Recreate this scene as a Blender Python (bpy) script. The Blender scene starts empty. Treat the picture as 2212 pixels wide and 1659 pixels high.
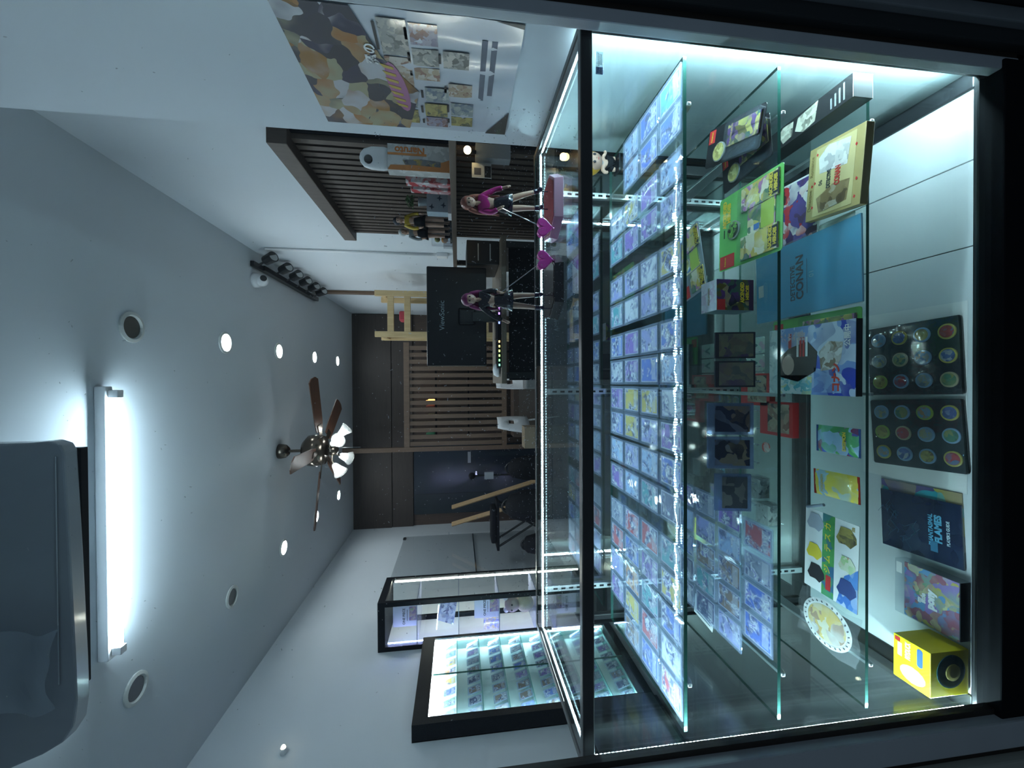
import bpy, bmesh, math, random
from mathutils import Vector, Matrix
random.seed(7)
sc = bpy.context.scene
C = sc.collection
PI = math.pi

# ------------------------------------------------------------------ camera (photo is turned a quarter: world up points to the picture's left)
F, PIT, YAW, ROL = 868.87, .1336, -.0084, -.0064
CAM = Vector((.0367, -.805, 1.3509))
_ex = Vector((math.cos(YAW), -math.sin(YAW), 0)); _ey = Vector((math.sin(YAW), math.cos(YAW), 0)); _ez = Vector((0, 0, 1))
FW = _ey*math.cos(PIT) - _ez*math.sin(PIT); _u = _ey*math.sin(PIT) + _ez*math.cos(PIT)
RT = _ex*math.cos(ROL) + _u*math.sin(ROL); UP = -_ex*math.sin(ROL) + _u*math.cos(ROL)
cd = bpy.data.cameras.new('camera'); cam = bpy.data.objects.new('camera', cd); C.objects.link(cam)
cd.sensor_fit = 'HORIZONTAL'; cd.sensor_width = 36; cd.lens = F/2212*36; cd.clip_start = .02
m = Matrix((-UP, RT, -FW)).transposed().to_4x4(); m.translation = CAM
cam.matrix_world = m
sc.camera = cam

def pix(ax, val, x, y):
    """photo pixel -> point on the plane coordinate[ax] = val"""
    d = FW + RT*((1659-y)-829.5)/F - UP*(x-1106)/F
    return CAM + d*((val-CAM[ax])/d[ax])

# ------------------------------------------------------------------ world, exposure
w = bpy.data.worlds.new('night'); sc.world = w; w.use_nodes = True
bgn = w.node_tree.nodes['Background']; bgn.inputs[0].default_value = (.30, .42, .55, 1); bgn.inputs[1].default_value = .12
vs = sc.view_settings
vs.view_transform = 'Standard'; vs.look = 'None'; vs.gamma = 1; vs.use_curve_mapping = False; vs.exposure = 0.8
cy = sc.cycles
cy.use_denoising = True; cy.max_bounces = 7; cy.diffuse_bounces = 3; cy.glossy_bounces = 4; cy.adaptive_threshold = .1; cy.transmission_bounces = 4
cy.transparent_max_bounces = 40; cy.caustics_reflective = False; cy.caustics_refractive = False
cy.sample_clamp_indirect = 12; cy.blur_glossy = .3
TUBE_L, DOWN_L, FAN_L, LED_L, CAB_L = 50, 82, 38, 118, 52

# ------------------------------------------------------------------ materials
MATS = {}
def nodes(name):
    M = bpy.data.materials.new(name); M.use_nodes = True
    nt = M.node_tree; nt.nodes.clear()
    return M, nt, nt.nodes.new('ShaderNodeOutputMaterial')
def mat(name, rgb, rough=.5, metal=0, coat=0, var=.06, scale=18, bump=0, spec=.5):
    if name in MATS: return MATS[name]
    M, nt, out = nodes(name); n = nt.nodes; L = nt.links.new
    p = n.new('ShaderNodeBsdfPrincipled'); tc = n.new('ShaderNodeTexCoord'); ns = n.new('ShaderNodeTexNoise')
    ns.inputs['Scale'].default_value = scale; ns.inputs['Detail'].default_value = 3
    L(tc.outputs['Object'], ns.inputs['Vector'])
    mx = n.new('ShaderNodeMix'); mx.data_type = 'RGBA'
    mx.inputs[6].default_value = (*[c*(1-var) for c in rgb], 1); mx.inputs[7].default_value = (*[min(1, c*(1+var)) for c in rgb], 1)
    L(ns.outputs[0], mx.inputs[0]); L(mx.outputs[2], p.inputs['Base Color'])
    p.inputs['Roughness'].default_value = rough; p.inputs['Metallic'].default_value = metal; p.inputs['Coat Weight'].default_value = coat
    p.inputs['Coat Roughness'].default_value = .08; p.inputs['Specular IOR Level'].default_value = spec
    if bump:
        b = n.new('ShaderNodeBump'); b.inputs['Strength'].default_value = bump; b.inputs['Distance'].default_value = .002
        L(ns.outputs[0], b.inputs['Height']); L(b.outputs[0], p.inputs['Normal'])
    L(p.outputs[0], out.inputs[0]); MATS[name] = M
    return M
def emit(name, rgb, s):
    if name in MATS: return MATS[name]
    M, nt, out = nodes(name); e = nt.nodes.new('ShaderNodeEmission')
    e.inputs[0].default_value = (*rgb, 1); e.inputs[1].default_value = s
    nt.links.new(e.outputs[0], out.inputs[0]); MATS[name] = M
    return M
def glass(name, tint=(.93, .98, .97), rough=0, haze=0, haze_rgb=(.75, .85, 1), bump=0, ior=1.5, scale=30, mirror=0):
    if name in MATS: return MATS[name]
    M, nt, out = nodes(name); n = nt.nodes; L = nt.links.new
    g = n.new('ShaderNodeNewGeometry'); mi = n.new('ShaderNodeMix'); mi.inputs[2].default_value = ior; mi.inputs[3].default_value = 1/ior
    L(g.outputs['Backfacing'], mi.inputs[0])
    fr = n.new('ShaderNodeFresnel'); L(mi.outputs[0], fr.inputs[0])
    t = n.new('ShaderNodeBsdfTransparent'); t.inputs[0].default_value = (*tint, 1)
    gl = n.new('ShaderNodeBsdfGlossy'); gl.inputs['Roughness'].default_value = rough
    if bump:
        tc = n.new('ShaderNodeTexCoord'); oi = n.new('ShaderNodeObjectInfo'); ns = n.new('ShaderNodeTexNoise'); ns.noise_dimensions = '4D'
        ns.inputs['Scale'].default_value = scale; ml = n.new('ShaderNodeMath'); ml.operation = 'MULTIPLY'; ml.inputs[1].default_value = 50
        L(oi.outputs['Random'], ml.inputs[0]); L(ml.outputs[0], ns.inputs['W']); L(tc.outputs['Object'], ns.inputs['Vector'])
        b = n.new('ShaderNodeBump'); b.inputs['Strength'].default_value = bump; b.inputs['Distance'].default_value = .004
        L(ns.outputs[0], b.inputs['Height']); L(b.outputs[0], gl.inputs['Normal'])
    base = t.outputs[0]
    if haze:
        d = n.new('ShaderNodeBsdfDiffuse'); d.inputs[0].default_value = (*haze_rgb, 1)
        m2 = n.new('ShaderNodeMixShader'); m2.inputs[0].default_value = haze
        L(base, m2.inputs[1]); L(d.outputs[0], m2.inputs[2]); base = m2.outputs[0]
    mq = n.new('ShaderNodeMath'); mq.operation = 'MAXIMUM'; mq.inputs[1].default_value = mirror; L(fr.outputs[0], mq.inputs[0])
    ms = n.new('ShaderNodeMixShader'); L(mq.outputs[0], ms.inputs[0]); L(base, ms.inputs[1]); L(gl.outputs[0], ms.inputs[2])
    L(ms.outputs[0], out.inputs[0]); MATS[name] = M
    return M
def ramp(nt, cols, lo=.34, hi=.66, const=True):
    r = nt.nodes.new('ShaderNodeValToRGB'); e = r.color_ramp.elements
    while len(e) < len(cols): e.new(.5)
    for i, c in enumerate(cols):
        e[i].position = 0 if i == 0 else lo+(hi-lo)*i/max(1, len(cols)-1); e[i].color = (*c, 1)
    if const: r.color_ramp.interpolation = 'CONSTANT'
    return r
def art(name, cols, scale=25, seed=0, rough=.3, coat=.6, dist=1.5, const=True):
    """printed picture of plain colour patches"""
    if name in MATS: return MATS[name]
    M, nt, out = nodes(name); n = nt.nodes; L = nt.links.new
    tc = n.new('ShaderNodeTexCoord'); mp = n.new('ShaderNodeMapping'); mp.inputs['Location'].default_value = (seed*3.1, seed*1.7, seed)
    ns = n.new('ShaderNodeTexNoise'); ns.inputs['Scale'].default_value = scale*.9; ns.inputs['Detail'].default_value = 2
    L(tc.outputs['Object'], mp.inputs[0]); L(mp.outputs[0], ns.inputs['Vector'])
    sc_ = n.new('ShaderNodeVectorMath'); sc_.operation = 'SCALE'; sc_.inputs['Scale'].default_value = 1.3/scale*dist; L(ns.outputs['Color'], sc_.inputs[0])
    ad = n.new('ShaderNodeVectorMath'); ad.operation = 'ADD'; L(mp.outputs[0], ad.inputs[0]); L(sc_.outputs[0], ad.inputs[1])
    vo = n.new('ShaderNodeTexVoronoi'); vo.inputs['Scale'].default_value = scale*1.5; L(ad.outputs[0], vo.inputs['Vector'])
    sx_ = n.new('ShaderNodeSeparateXYZ'); L(vo.outputs['Color'], sx_.inputs[0])
    mixn = n.new('ShaderNodeMath'); mixn.operation = 'MULTIPLY_ADD'; mixn.inputs[1].default_value = .7; L(sx_.outputs[0], mixn.inputs[0])
    sn = n.new('ShaderNodeMath'); sn.operation = 'MULTIPLY'; sn.inputs[1].default_value = .3; L(ns.outputs[0], sn.inputs[0]); L(sn.outputs[0], mixn.inputs[2])
    r = ramp(nt, cols, .05, .88, const=False); r.color_ramp.interpolation = 'EASE'; L(mixn.outputs[0], r.inputs[0])
    p = n.new('ShaderNodeBsdfPrincipled'); p.inputs['Roughness'].default_value = rough; p.inputs['Coat Weight'].default_value = coat; p.inputs['Coat Roughness'].default_value = .06
    L(r.outputs[0], p.inputs['Base Color']); L(p.outputs[0], out.inputs[0]); MATS[name] = M
    return M
def card_art():
    M, nt, out = nodes('card_print'); n = nt.nodes; L = nt.links.new
    oi = n.new('ShaderNodeObjectInfo'); tc = n.new('ShaderNodeTexCoord')
    ml = n.new('ShaderNodeMath'); ml.operation = 'MULTIPLY'; ml.inputs[1].default_value = 90; L(oi.outputs['Random'], ml.inputs[0])
    ns = n.new('ShaderNodeTexNoise'); ns.noise_dimensions = '4D'; ns.inputs['Scale'].default_value = 38; ns.inputs['Detail'].default_value = 3; ns.inputs['Distortion'].default_value = 1.8
    L(ml.outputs[0], ns.inputs['W']); L(tc.outputs['Object'], ns.inputs['Vector'])
    r1 = ramp(nt, [(.03, .04, .12), (.16, .18, .34), (.5, .5, .5), (.95, .95, .9), (.35, .3, .55)], .36, .62); L(ns.outputs[0], r1.inputs[0])
    n2 = n.new('ShaderNodeTexNoise'); n2.noise_dimensions = '4D'; n2.inputs['Scale'].default_value = 26; n2.inputs['Distortion'].default_value = 1
    a2 = n.new('ShaderNodeMath'); a2.operation = 'ADD'; a2.inputs[1].default_value = 7.3; L(ml.outputs[0], a2.inputs[0]); L(a2.outputs[0], n2.inputs['W']); L(tc.outputs['Object'], n2.inputs['Vector'])
    st = n.new('ShaderNodeMapRange'); st.inputs[1].default_value = .42; st.inputs[2].default_value = .56; L(n2.outputs[0], st.inputs[0])
    mx = n.new('ShaderNodeMix'); mx.data_type = 'RGBA'; L(st.outputs[0], mx.inputs[0]); L(r1.outputs[0], mx.inputs[6]); L(oi.outputs['Color'], mx.inputs[7])
    # printed border and text bands
    sp = n.new('ShaderNodeSeparateXYZ'); L(tc.outputs['Generated'], sp.inputs[0])
    def band(sock, lo, hi):
        a = n.new('ShaderNodeMath'); a.operation = 'GREATER_THAN'; a.inputs[1].default_value = lo; L(sock, a.inputs[0])
        b = n.new('ShaderNodeMath'); b.operation = 'LESS_THAN'; b.inputs[1].default_value = hi; L(sock, b.inputs[0])
        c = n.new('ShaderNodeMath'); c.operation = 'MULTIPLY'; L(a.outputs[0], c.inputs[0]); L(b.outputs[0], c.inputs[1]); return c.outputs[0]
    inn = n.new('ShaderNodeMath'); inn.operation = 'MULTIPLY'; L(band(sp.outputs[0], .05, .95), inn.inputs[0]); L(band(sp.outputs[1], .04, .96), inn.inputs[1])
    tb = n.new('ShaderNodeMath'); tb.operation = 'MULTIPLY'; L(band(sp.outputs[1], .1, .34), tb.inputs[0]); L(band(sp.outputs[0], .1, .9), tb.inputs[1])
    t5 = n.new('ShaderNodeMath'); t5.operation = 'MULTIPLY'; t5.inputs[1].default_value = .45; L(tb.outputs[0], t5.inputs[0])
    mt = n.new('ShaderNodeMix'); mt.data_type = 'RGBA'; L(t5.outputs[0], mt.inputs[0]); L(mx.outputs[2], mt.inputs[6]); mt.inputs[7].default_value = (.75, .75, .72, 1)
    mb = n.new('ShaderNodeMix'); mb.data_type = 'RGBA'; L(inn.outputs[0], mb.inputs[0]); mb.inputs[6].default_value = (.42, .44, .52, 1); L(mt.outputs[2], mb.inputs[7])
    p = n.new('ShaderNodeBsdfPrincipled'); p.inputs['Roughness'].default_value = .35; L(mb.outputs[2], p.inputs['Base Color']); L(p.outputs[0], out.inputs[0])
    return M
def wood(name, a, b, scale=6, axis='X', rough=.5):
    if name in MATS: return MATS[name]
    M, nt, out = nodes(name); n = nt.nodes; L = nt.links.new
    tc = n.new('ShaderNodeTexCoord'); mp = n.new('ShaderNodeMapping'); s = {'X': (1, 12, 12), 'Y': (12, 1, 12), 'Z': (12, 12, 1)}[axis]; mp.inputs['Scale'].default_value = s
    ns = n.new('ShaderNodeTexNoise'); ns.inputs['Scale'].default_value = scale; ns.inputs['Detail'].default_value = 5
    L(tc.outputs['Object'], mp.inputs[0]); L(mp.outputs[0], ns.inputs['Vector'])
    r = ramp(nt, [a, b], .3, .7, False); L(ns.outputs[0], r.inputs[0])
    p = n.new('ShaderNodeBsdfPrincipled'); p.inputs['Roughness'].default_value = rough; L(r.outputs[0], p.inputs['Base Color']); L(p.outputs[0], out.inputs[0]); MATS[name] = M
    return M

WALL = mat('wall_paint', (.66, .71, .75), .75, var=.03, scale=4)
CEIL = mat('ceiling_paint', (.62, .67, .71), .8, var=.02, scale=3)
BLACK = mat('black_powder_coat', (.012, .014, .016), .32, var=.2)
MATTE = mat('black_matte', (.009, .010, .013), .75, var=.2, spec=.15)
STEEL = mat('zinc_steel', (.55, .58, .6), .3, .9)
CHROME = mat('chrome', (.8, .82, .84), .12, 1, var=.02)
WHITE = mat('white_plastic', (.8, .81, .82), .35, var=.02)
PAPER = mat('white_paper', (.82, .83, .82), .6, var=.02)
PINE = wood('pine', (.40, .27, .12), (.62, .46, .24), 5, 'Z')
BROWN = wood('dark_brown_stain', (.035, .022, .016), (.075, .048, .034), 6, 'Z', .55)
SLATW = wood('slat_brown', (.045, .033, .027), (.085, .062, .05), 6, 'Z', .55)
GREYBAR = mat('aluminium_grey', (.35, .38, .4), .4, .5)
CLEAR = glass('clear_glass', (.95, .985, .975))
SHELFG = glass('shelf_glass', (.93, .985, .97))
EDGE = mat('glass_edge_green', (.03, .11, .09), .1, coat=.5)
SLEEVE = glass('card_sleeve_plastic', (.88, .92, 1), .012, .14, (.62, .74, 1), .13, 1.5, 20)
FILM = glass('clear_film', (.95, .96, .97), .12, .06, (.9, .95, 1), 1.0, 1.5, 14)
ACRYL = glass('clear_acrylic', (.94, .96, .98), .03, .04)
CARD = card_art()
LED = emit('led_white', (.56, .87, 1), LED_L)
LEDV = emit('led_warmwhite', (.62, .89, 1), LED_L*4.6)
SKIN = mat('figure_skin', (.62, .40, .30), .45, var=.03)

# ------------------------------------------------------------------ mesh helpers
class MB:
    def __init__(s): s.v, s.f, s.m = [], [], []
    def add(s, vs, fs, mi=0):
        k = len(s.v); s.v += [tuple(v) for v in vs]
        for f in fs: s.f.append([i+k for i in f]); s.m.append(mi)
        return s
    def box(s, x0, x1, y0, y1, z0, z1, mi=0, mx=None):
        vs = [Vector((x, y, z)) for z in (z0, z1) for y in (y0, y1) for x in (x0, x1)]
        if mx is not None: vs = [mx @ v for v in vs]
        return s.add(vs, [(0, 2, 3, 1), (4, 5, 7, 6), (0, 1, 5, 4), (2, 6, 7, 3), (0, 4, 6, 2), (1, 3, 7, 5)], mi)
    def cbox(s, c, d, mi=0, rz=0):
        return s.box(-d[0]/2, d[0]/2, -d[1]/2, d[1]/2, -d[2]/2, d[2]/2, mi, Matrix.Translation(c) @ Matrix.Rotation(rz, 4, 'Z'))
    def quad(s, a, b, c, d, mi=0): return s.add([a, b, c, d], [(0, 1, 2, 3)], mi)
    def cyl(s, p0, p1, r0, r1=None, n=12, mi=0, cap=True):
        r1 = r0 if r1 is None else r1; p0, p1 = Vector(p0), Vector(p1); d = (p1-p0).normalized()
        a = d.orthogonal().normalized(); b = d.cross(a); vs = []
        for p, r in ((p0, r0), (p1, r1)):
            vs += [p+a*r*math.cos(2*PI*i/n)+b*r*math.sin(2*PI*i/n) for i in range(n)]
        fs = [(i, (i+1) % n, n+(i+1) % n, n+i) for i in range(n)]
        if cap: fs += [tuple(range(n-1, -1, -1)), tuple(range(n, 2*n))]
        return s.add(vs, fs, mi)
    def tube(s, pts, r, n=8, mi=0):
        for a, b in zip(pts, pts[1:]): s.cyl(a, b, r, r, n, mi)
        return s
    def lathe(s, prof, c=(0, 0, 0), n=20, mi=0, mx=None, sx=1, sy=1):
        vs = []
        for r, z in prof: vs += [Vector((r*sx*math.cos(2*PI*i/n), r*sy*math.sin(2*PI*i/n), z)) for i in range(n)]
        if mx is not None: vs = [mx @ v for v in vs]
        vs = [v+Vector(c) for v in vs]; k = len(prof)
        fs = [(j*n+i, j*n+(i+1) % n, (j+1)*n+(i+1) % n, (j+1)*n+i) for j in range(k-1) for i in range(n)]
        fs += [tuple(range(n-1, -1, -1)), tuple(range((k-1)*n, k*n))]
        return s.add(vs, fs, mi)
    def ball(s, c, r, n=14, k=9, mi=0, sc=(1, 1, 1)):
        return s.lathe([(max(1e-4, r*sc[0]*math.sin(PI*j/k)), -r*sc[2]*math.cos(PI*j/k)) for j in range(k+1)], c, n, mi, None, 1, sc[1]/sc[0])
    def prism(s, poly, z0, z1, mi=0, mx=None, top=None):
        n = len(poly); vs = [Vector((x, y, z0)) for x, y in poly]+[Vector((x, y, z1)) for x, y in (top or poly)]
        if mx is not None: vs = [mx @ v for v in vs]
        return s.add(vs, [tuple(range(n-1, -1, -1)), tuple(range(n, 2*n))]+[(i, (i+1) % n, n+(i+1) % n, n+i) for i in range(n)], mi)
    def build(s, name, mats, parent=None, smooth=False, bevel=0, seg=2, sub=0):
        me = bpy.data.meshes.new(name); me.from_pydata(s.v, [], s.f)
        if not isinstance(mats, (list, tuple)): mats = [mats]
        for M in mats: me.materials.append(M)
        for p, i in zip(me.polygons, s.m): p.material_index = i; p.use_smooth = smooth
        if bevel:
            bm = bmesh.new(); bm.from_mesh(me); bmesh.ops.remove_doubles(bm, verts=bm.verts, dist=1e-6)
            bmesh.ops.bevel(bm, geom=bm.edges[:], offset=bevel, segments=seg, affect='EDGES', profile=.5); bm.to_mesh(me); bm.free()
        me.update(); o = bpy.data.objects.new(name, me); C.objects.link(o)
        if parent: o.parent = parent
        if sub: md = o.modifiers.new('s', 'SUBSURF'); md.levels = md.render_levels = sub
        return o
def tag(o, label=None, cat=None, group=None, kind=None):
    if label: o['label'] = label
    if cat: o['category'] = cat
    if group: o['group'] = group
    if kind: o['kind'] = kind
    return o
def thing(name, label, cat, loc=(0, 0, 0), rz=0, group=None):
    o = bpy.data.objects.new(name, None); C.objects.link(o); o.location = loc; o.rotation_euler = (0, 0, rz); o.empty_display_size = .02
    return tag(o, label, cat, group)
def copy_tree(o, parent=None):
    c = o.copy(); C.objects.link(c); c.parent = parent
    for ch in o.children: copy_tree(ch, c)
    return c
TX = {}
FLAT = Matrix.Identity(4)
FRONT = Matrix.Rotation(PI/2, 4, 'X')                                   # faces -Y
LEFTF = Matrix.Rotation(-PI/2, 4, 'Z') @ Matrix.Rotation(PI/2, 4, 'X')  # faces -X
RIGHTF = Matrix.Rotation(PI/2, 4, 'Z') @ Matrix.Rotation(PI/2, 4, 'X')  # faces +X
def text(parent, s, loc, h, M, mx=FLAT, rot=0, sx=1, name='lettering', bold=0):
    key = (s, bold)
    if key not in TX:
        c = bpy.data.curves.new('t', 'FONT'); c.body = s; c.align_x = 'CENTER'; c.align_y = 'CENTER'; c.resolution_u = 3; c.offset = bold; c.extrude = .01
        o = bpy.data.objects.new('t', c); C.objects.link(o); bpy.context.view_layer.update()
        TX[key] = bpy.data.meshes.new_from_object(o.evaluated_get(bpy.context.evaluated_depsgraph_get())); bpy.data.objects.remove(o)
    me = TX[key].copy(); me.name = name; me.materials.clear(); me.materials.append(M)
    o = bpy.data.objects.new(name, me); C.objects.link(o); o.parent = parent
    o.matrix_local = Matrix.Translation(loc) @ mx @ Matrix.Rotation(rot, 4, 'Z') @ Matrix.Diagonal((h*sx, h, min(h, .02), 1))
    return o
def patch(parent, name, x0, x1, y0, y1, z, M, mx=FLAT, t=.0004):
    return MB().box(x0, x1, y0, y1, z, z+t, 0, mx).build(name, M, parent)
def rrect(x, y, r, n=4):
    pts = []
    for cx, cy, a0 in ((x-r, y-r, 0), (-x+r, y-r, PI/2), (-x+r, -y+r, PI), (x-r, -y+r, 1.5*PI)):
        pts += [(cx+r*math.cos(a0+PI/2*i/n), cy+r*math.sin(a0+PI/2*i/n)) for i in range(n+1)]
    return pts
def struct(mb, name, M, parent=None, **k):
    o = mb.build(name, M, parent, **k); o['kind'] = 'structure'; return o
ORD = 'first second third fourth fifth sixth seventh eighth ninth tenth eleventh twelfth thirteenth fourteenth fifteenth sixteenth'.split()

# ------------------------------------------------------------------ room shell
XL, XR, YB, ZC = -2.287, 1.103, 5.816, 2.988
XP, YP = .79, .475                                                     # face and far edge of the near pilaster
struct(MB().box(XL-1.2, XR+1.2, -2.6, YB+.2, -.05, 0), 'floor', mat('floor_tile', (.11, .12, .13), .3, var=.15, scale=3))
struct(MB().box(XL-.1, XR+.1, -.1, YB+.1, ZC, ZC+.08), 'ceiling', CEIL)
struct(MB().box(XL-.1, XL, -.1, YB+.1, 0, ZC), 'wall_left', WALL)
struct(MB().box(XR, XR+.1, -.1, YB+.1, 0, ZC), 'wall_right', WALL)
struct(MB().box(XP, XR, -.02, YP, 0, ZC), 'wall_pilaster', WALL)
wb = struct(MB().box(XL, XR, YB, YB+.1, 0, ZC), 'wall_back', BROWN)
DARKP = wood('fascia_brown', (.022, .016, .013), (.045, .034, .028), 4, 'X', .6)
for x0, x1, z0, z1, t in ((XL, 1.09, 2.40, ZC, .06), (XL, 1.09, 2.07, 2.395, .045)):
    MB().box(x0, x1, YB-t, YB, z0, z1).build('panel', DARKP, wb, bevel=.004)
d1 = struct(MB().box(-2.1, -1.0, YB-.03, YB, 0, 2.06), 'door_1', mat('door_tinted', (.02, .03, .045), .18, var=.3, scale=2))
MB().box(-2.1, -1.78, YB-.05, YB-.03, .05, 2.04).build('panel', mat('door_panel', (.015, .024, .03), .25), d1)
MB().box(-1.5, -1.44, YB-.05, YB-.03, 1.05, 1.08).build('handle', CHROME, d1)
MB().box(-1.3, -1.12, YB-.036, YB-.03, 1.15, 1.2).build('plate', GREYBAR, d1)

# ------------------------------------------------------------------ shopfront: jambs, rails, window pane
GD = mat('jamb_dark', (.035, .04, .042), .45); GL = mat('jamb_light', (.6, .65, .68), .45, var=.12, scale=9); GM = mat('jamb_mid', (.28, .31, .33), .5, var=.15)
GB = mat('jamb_brown', (.035, .028, .022), .6, var=.3)
jr = struct(MB().box(.775, .84, -.075, -.02, 0, 2.98), 'window_1', GD)
MB().box(.715, .742, -.07, -.045, .12, 2.98).build('frame_strip', GL, jr, bevel=.003)
MB().box(.742, .756, -.066, -.05, .12, 2.98).build('frame_strip', GB, jr)
MB().box(.756, .79, -.085, -.06, 0, 2.98).build('frame_strip', GD, jr, bevel=.003)
MB().box(.79, .822, -.10, -.075, 0, 2.98).build('frame_strip', GM, jr, bevel=.003)
MB().box(.822, 1.6, -.13, -.09, 0, 2.98).build('frame_strip', BLACK, jr)
MB().box(-.716, -.703, -.062, -.045, .08, 2.98).build('frame_strip', GB, jr)
MB().box(-.775, -.716, -.085, -.055, .0, 2.98).build('frame_strip', mat('jamb_grey', (.62, .66, .68), .5, var=.12, scale=7), jr, bevel=.004)
MB().box(-.787, -.775, -.08, -.06, .0, 2.98).build('frame_strip', GB, jr)
MB().box(-.86, -.787, -.10, -.07, .0, 2.98).build('frame_strip', mat('jamb_olive', (.52, .53, .46), .55, var=.15, scale=6), jr, bevel=.004)
MB().box(-1.9, -.86, -.12, -.09, .0, .9).build('frame_strip', GD, jr)
MB().box(-.735, .735, -.075, -.03, .088, .166).build('bottom_rail', MATTE, jr, bevel=.003)
MB().box(-.9, .9, -.10, -.05, 0, .075).build('sill', mat('sill_grey', (.06, .065, .07), .6, var=.2), jr)
pane = MB().box(-.716, .742, -.058, -.053, .166, 2.98).build('pane', glass('window_glass', (.985, .99, .99), 0, .0, ior=1.3), jr)
dm = MB()
for i in range(2600):
    z = random.gauss(1.2, .045) if i < 1500 else (random.uniform(1.1, 1.5) if i < 2200 else random.uniform(1.05, 2.1))  # dust specks; their dense band mimics LED light catching them near the counter top
    x = random.uniform(-.4, .55) if i < 2200 else random.uniform(-.6, .6)
    if z < 1.12: continue
    r = random.choice((.0003, .00035, .0004, .0005, .0007)); a = random.uniform(0, PI); l = r*random.choice((1, 1, 1, 2, 3.5))
    dx, dz = math.cos(a)*l, math.sin(a)*l; ex, ez = -math.sin(a)*r, math.cos(a)*r
    dm.quad((x-dx-ex, -.0522, z-dz-ez), (x+dx-ex, -.0522, z+dz-ez), (x+dx+ex, -.0522, z+dz+ez), (x-dx+ex, -.0522, z-dz+ez))
tag(dm.build('dust', glass('dust_speck', (1, 1, 1), .6, .5, (.9, .95, 1)), pane), kind='stuff')

# ------------------------------------------------------------------ glass display counter
ZT = 1.08; Z1, Z2, Z3, ZF = ZT-.221, ZT-.45, ZT-.68, ZT-.954
WC, DC = .775, .50                                                     # half width, depth
ct = thing('display_counter', 'long black framed glass display counter with lit clear shelves', 'display case')
def bar(name, *a): return MB().box(*a).build(name, BLACK, ct, bevel=.003)
bar('front_rail', -WC, WC, -.022, .0, ZT-.001, ZT+.024)
bar('front_rail', -WC, WC, -.022, .004, ZF-.03, ZF+.004)
bar('front_post', -WC, -.750, -.022, 0, ZF, ZT)
bar('front_post', .750, WC, -.022, 0, ZF, ZT)
bar('back_rail', -WC, WC, DC-.02, DC, ZT, ZT+.02)
bar('back_rail', -WC, WC, DC-.045, DC+.01, ZF-.03, ZF+.012)
bar('back_post', -WC, -.745, DC-.02, DC, ZF, ZT)
bar('back_post', .735, WC, DC-.02, DC, ZF, ZT)
for s in (-1, 1):
    bar('side_rail', s*.765-.01, s*.765+.01, 0, DC-.02, ZT, ZT+.02)
    bar('side_rail', s*.75-.022, s*.75+.022, 0, DC-.045, ZF-.03, ZF+.006)
MB().box(-.74, .74, -.0, DC-.01, .0, ZF-.03).build('plinth', MATTE, ct)
def pane_m(name, M, *a):
    b = MB(); b.box(*a); b.m = [1]*6
    d = [a[1]-a[0], a[3]-a[2], a[5]-a[4]]; k = d.index(min(d)); fl = {2: (0, 1), 1: (2, 3), 0: (4, 5)}[k]
    for i in fl: b.m[i] = 0
    return b.build(name, [M, EDGE], ct)
pane_m('front_pane', CLEAR, -.752, .752, -.010, -.004, ZF+.002, ZT+.002)
TOPZ = ZT+.018
pane_m('top_pane', CLEAR, -.757, .757, -.0, DC-.02, TOPZ-.006, TOPZ)
pane_m('side_pane', CLEAR, -.768, -.762, 0, DC-.02, ZF, ZT)
pane_m('side_pane', CLEAR, .766, .772, 0, DC-.02, ZF, ZT)
DOORG = glass('sliding_door_glass', (.9, .97, .96), 0, 0, mirror=.42)
pane_m('sliding_door', DOORG, -.745, .02, DC-.012, DC-.007, ZF+.01, ZT)
pane_m('sliding_door', DOORG, -.02, .735, DC-.005, DC, ZF+.01, ZT)
for z in (Z1, Z2, Z3): pane_m('glass_shelf', SHELFG, -.744, .744, .022, .452, z-.008, z)
fp = mat('floor_panel_white', (.72, .76, .78), .22, var=.03, scale=5)
for x0, x1 in ((-.732, .353), (.3555, .5585), (.561, .730)):
    MB().box(x0, x1, .0045, DC-.047, ZF-.014, ZF).build('floor_panel', fp, ct, bevel=.001)
for x in (-.64, 0, .64):                                               # slotted wall standards and shelf brackets
    b = MB().box(x-.009, x+.009, .466, .480, ZF+.02, ZT-.005)
    b.build('slotted_standard', STEEL, ct)
    sl = MB()
    for i in range(34): sl.box(x-.003, x+.003, .4652, .4662, ZF+.05+i*.026, ZF+.064+i*.026)
    tag(sl.build('slot', MATTE, ct), kind='stuff')
    for z in (Z1, Z2, Z3):
        k = MB().prism([(.466, -.008), (.466, -.055), (.40, -.05), (.03, -.022), (.018, -.017), (.018, -.008)], x-.004, x+.004, 0, Matrix.Translation((0, 0, z)) @ Matrix(((0, 0, 1, 0), (1, 0, 0, 0), (0, 1, 0, 0), (0, 0, 0, 1))))
        k.build('shelf_bracket', STEEL, ct, bevel=.0015)
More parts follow.
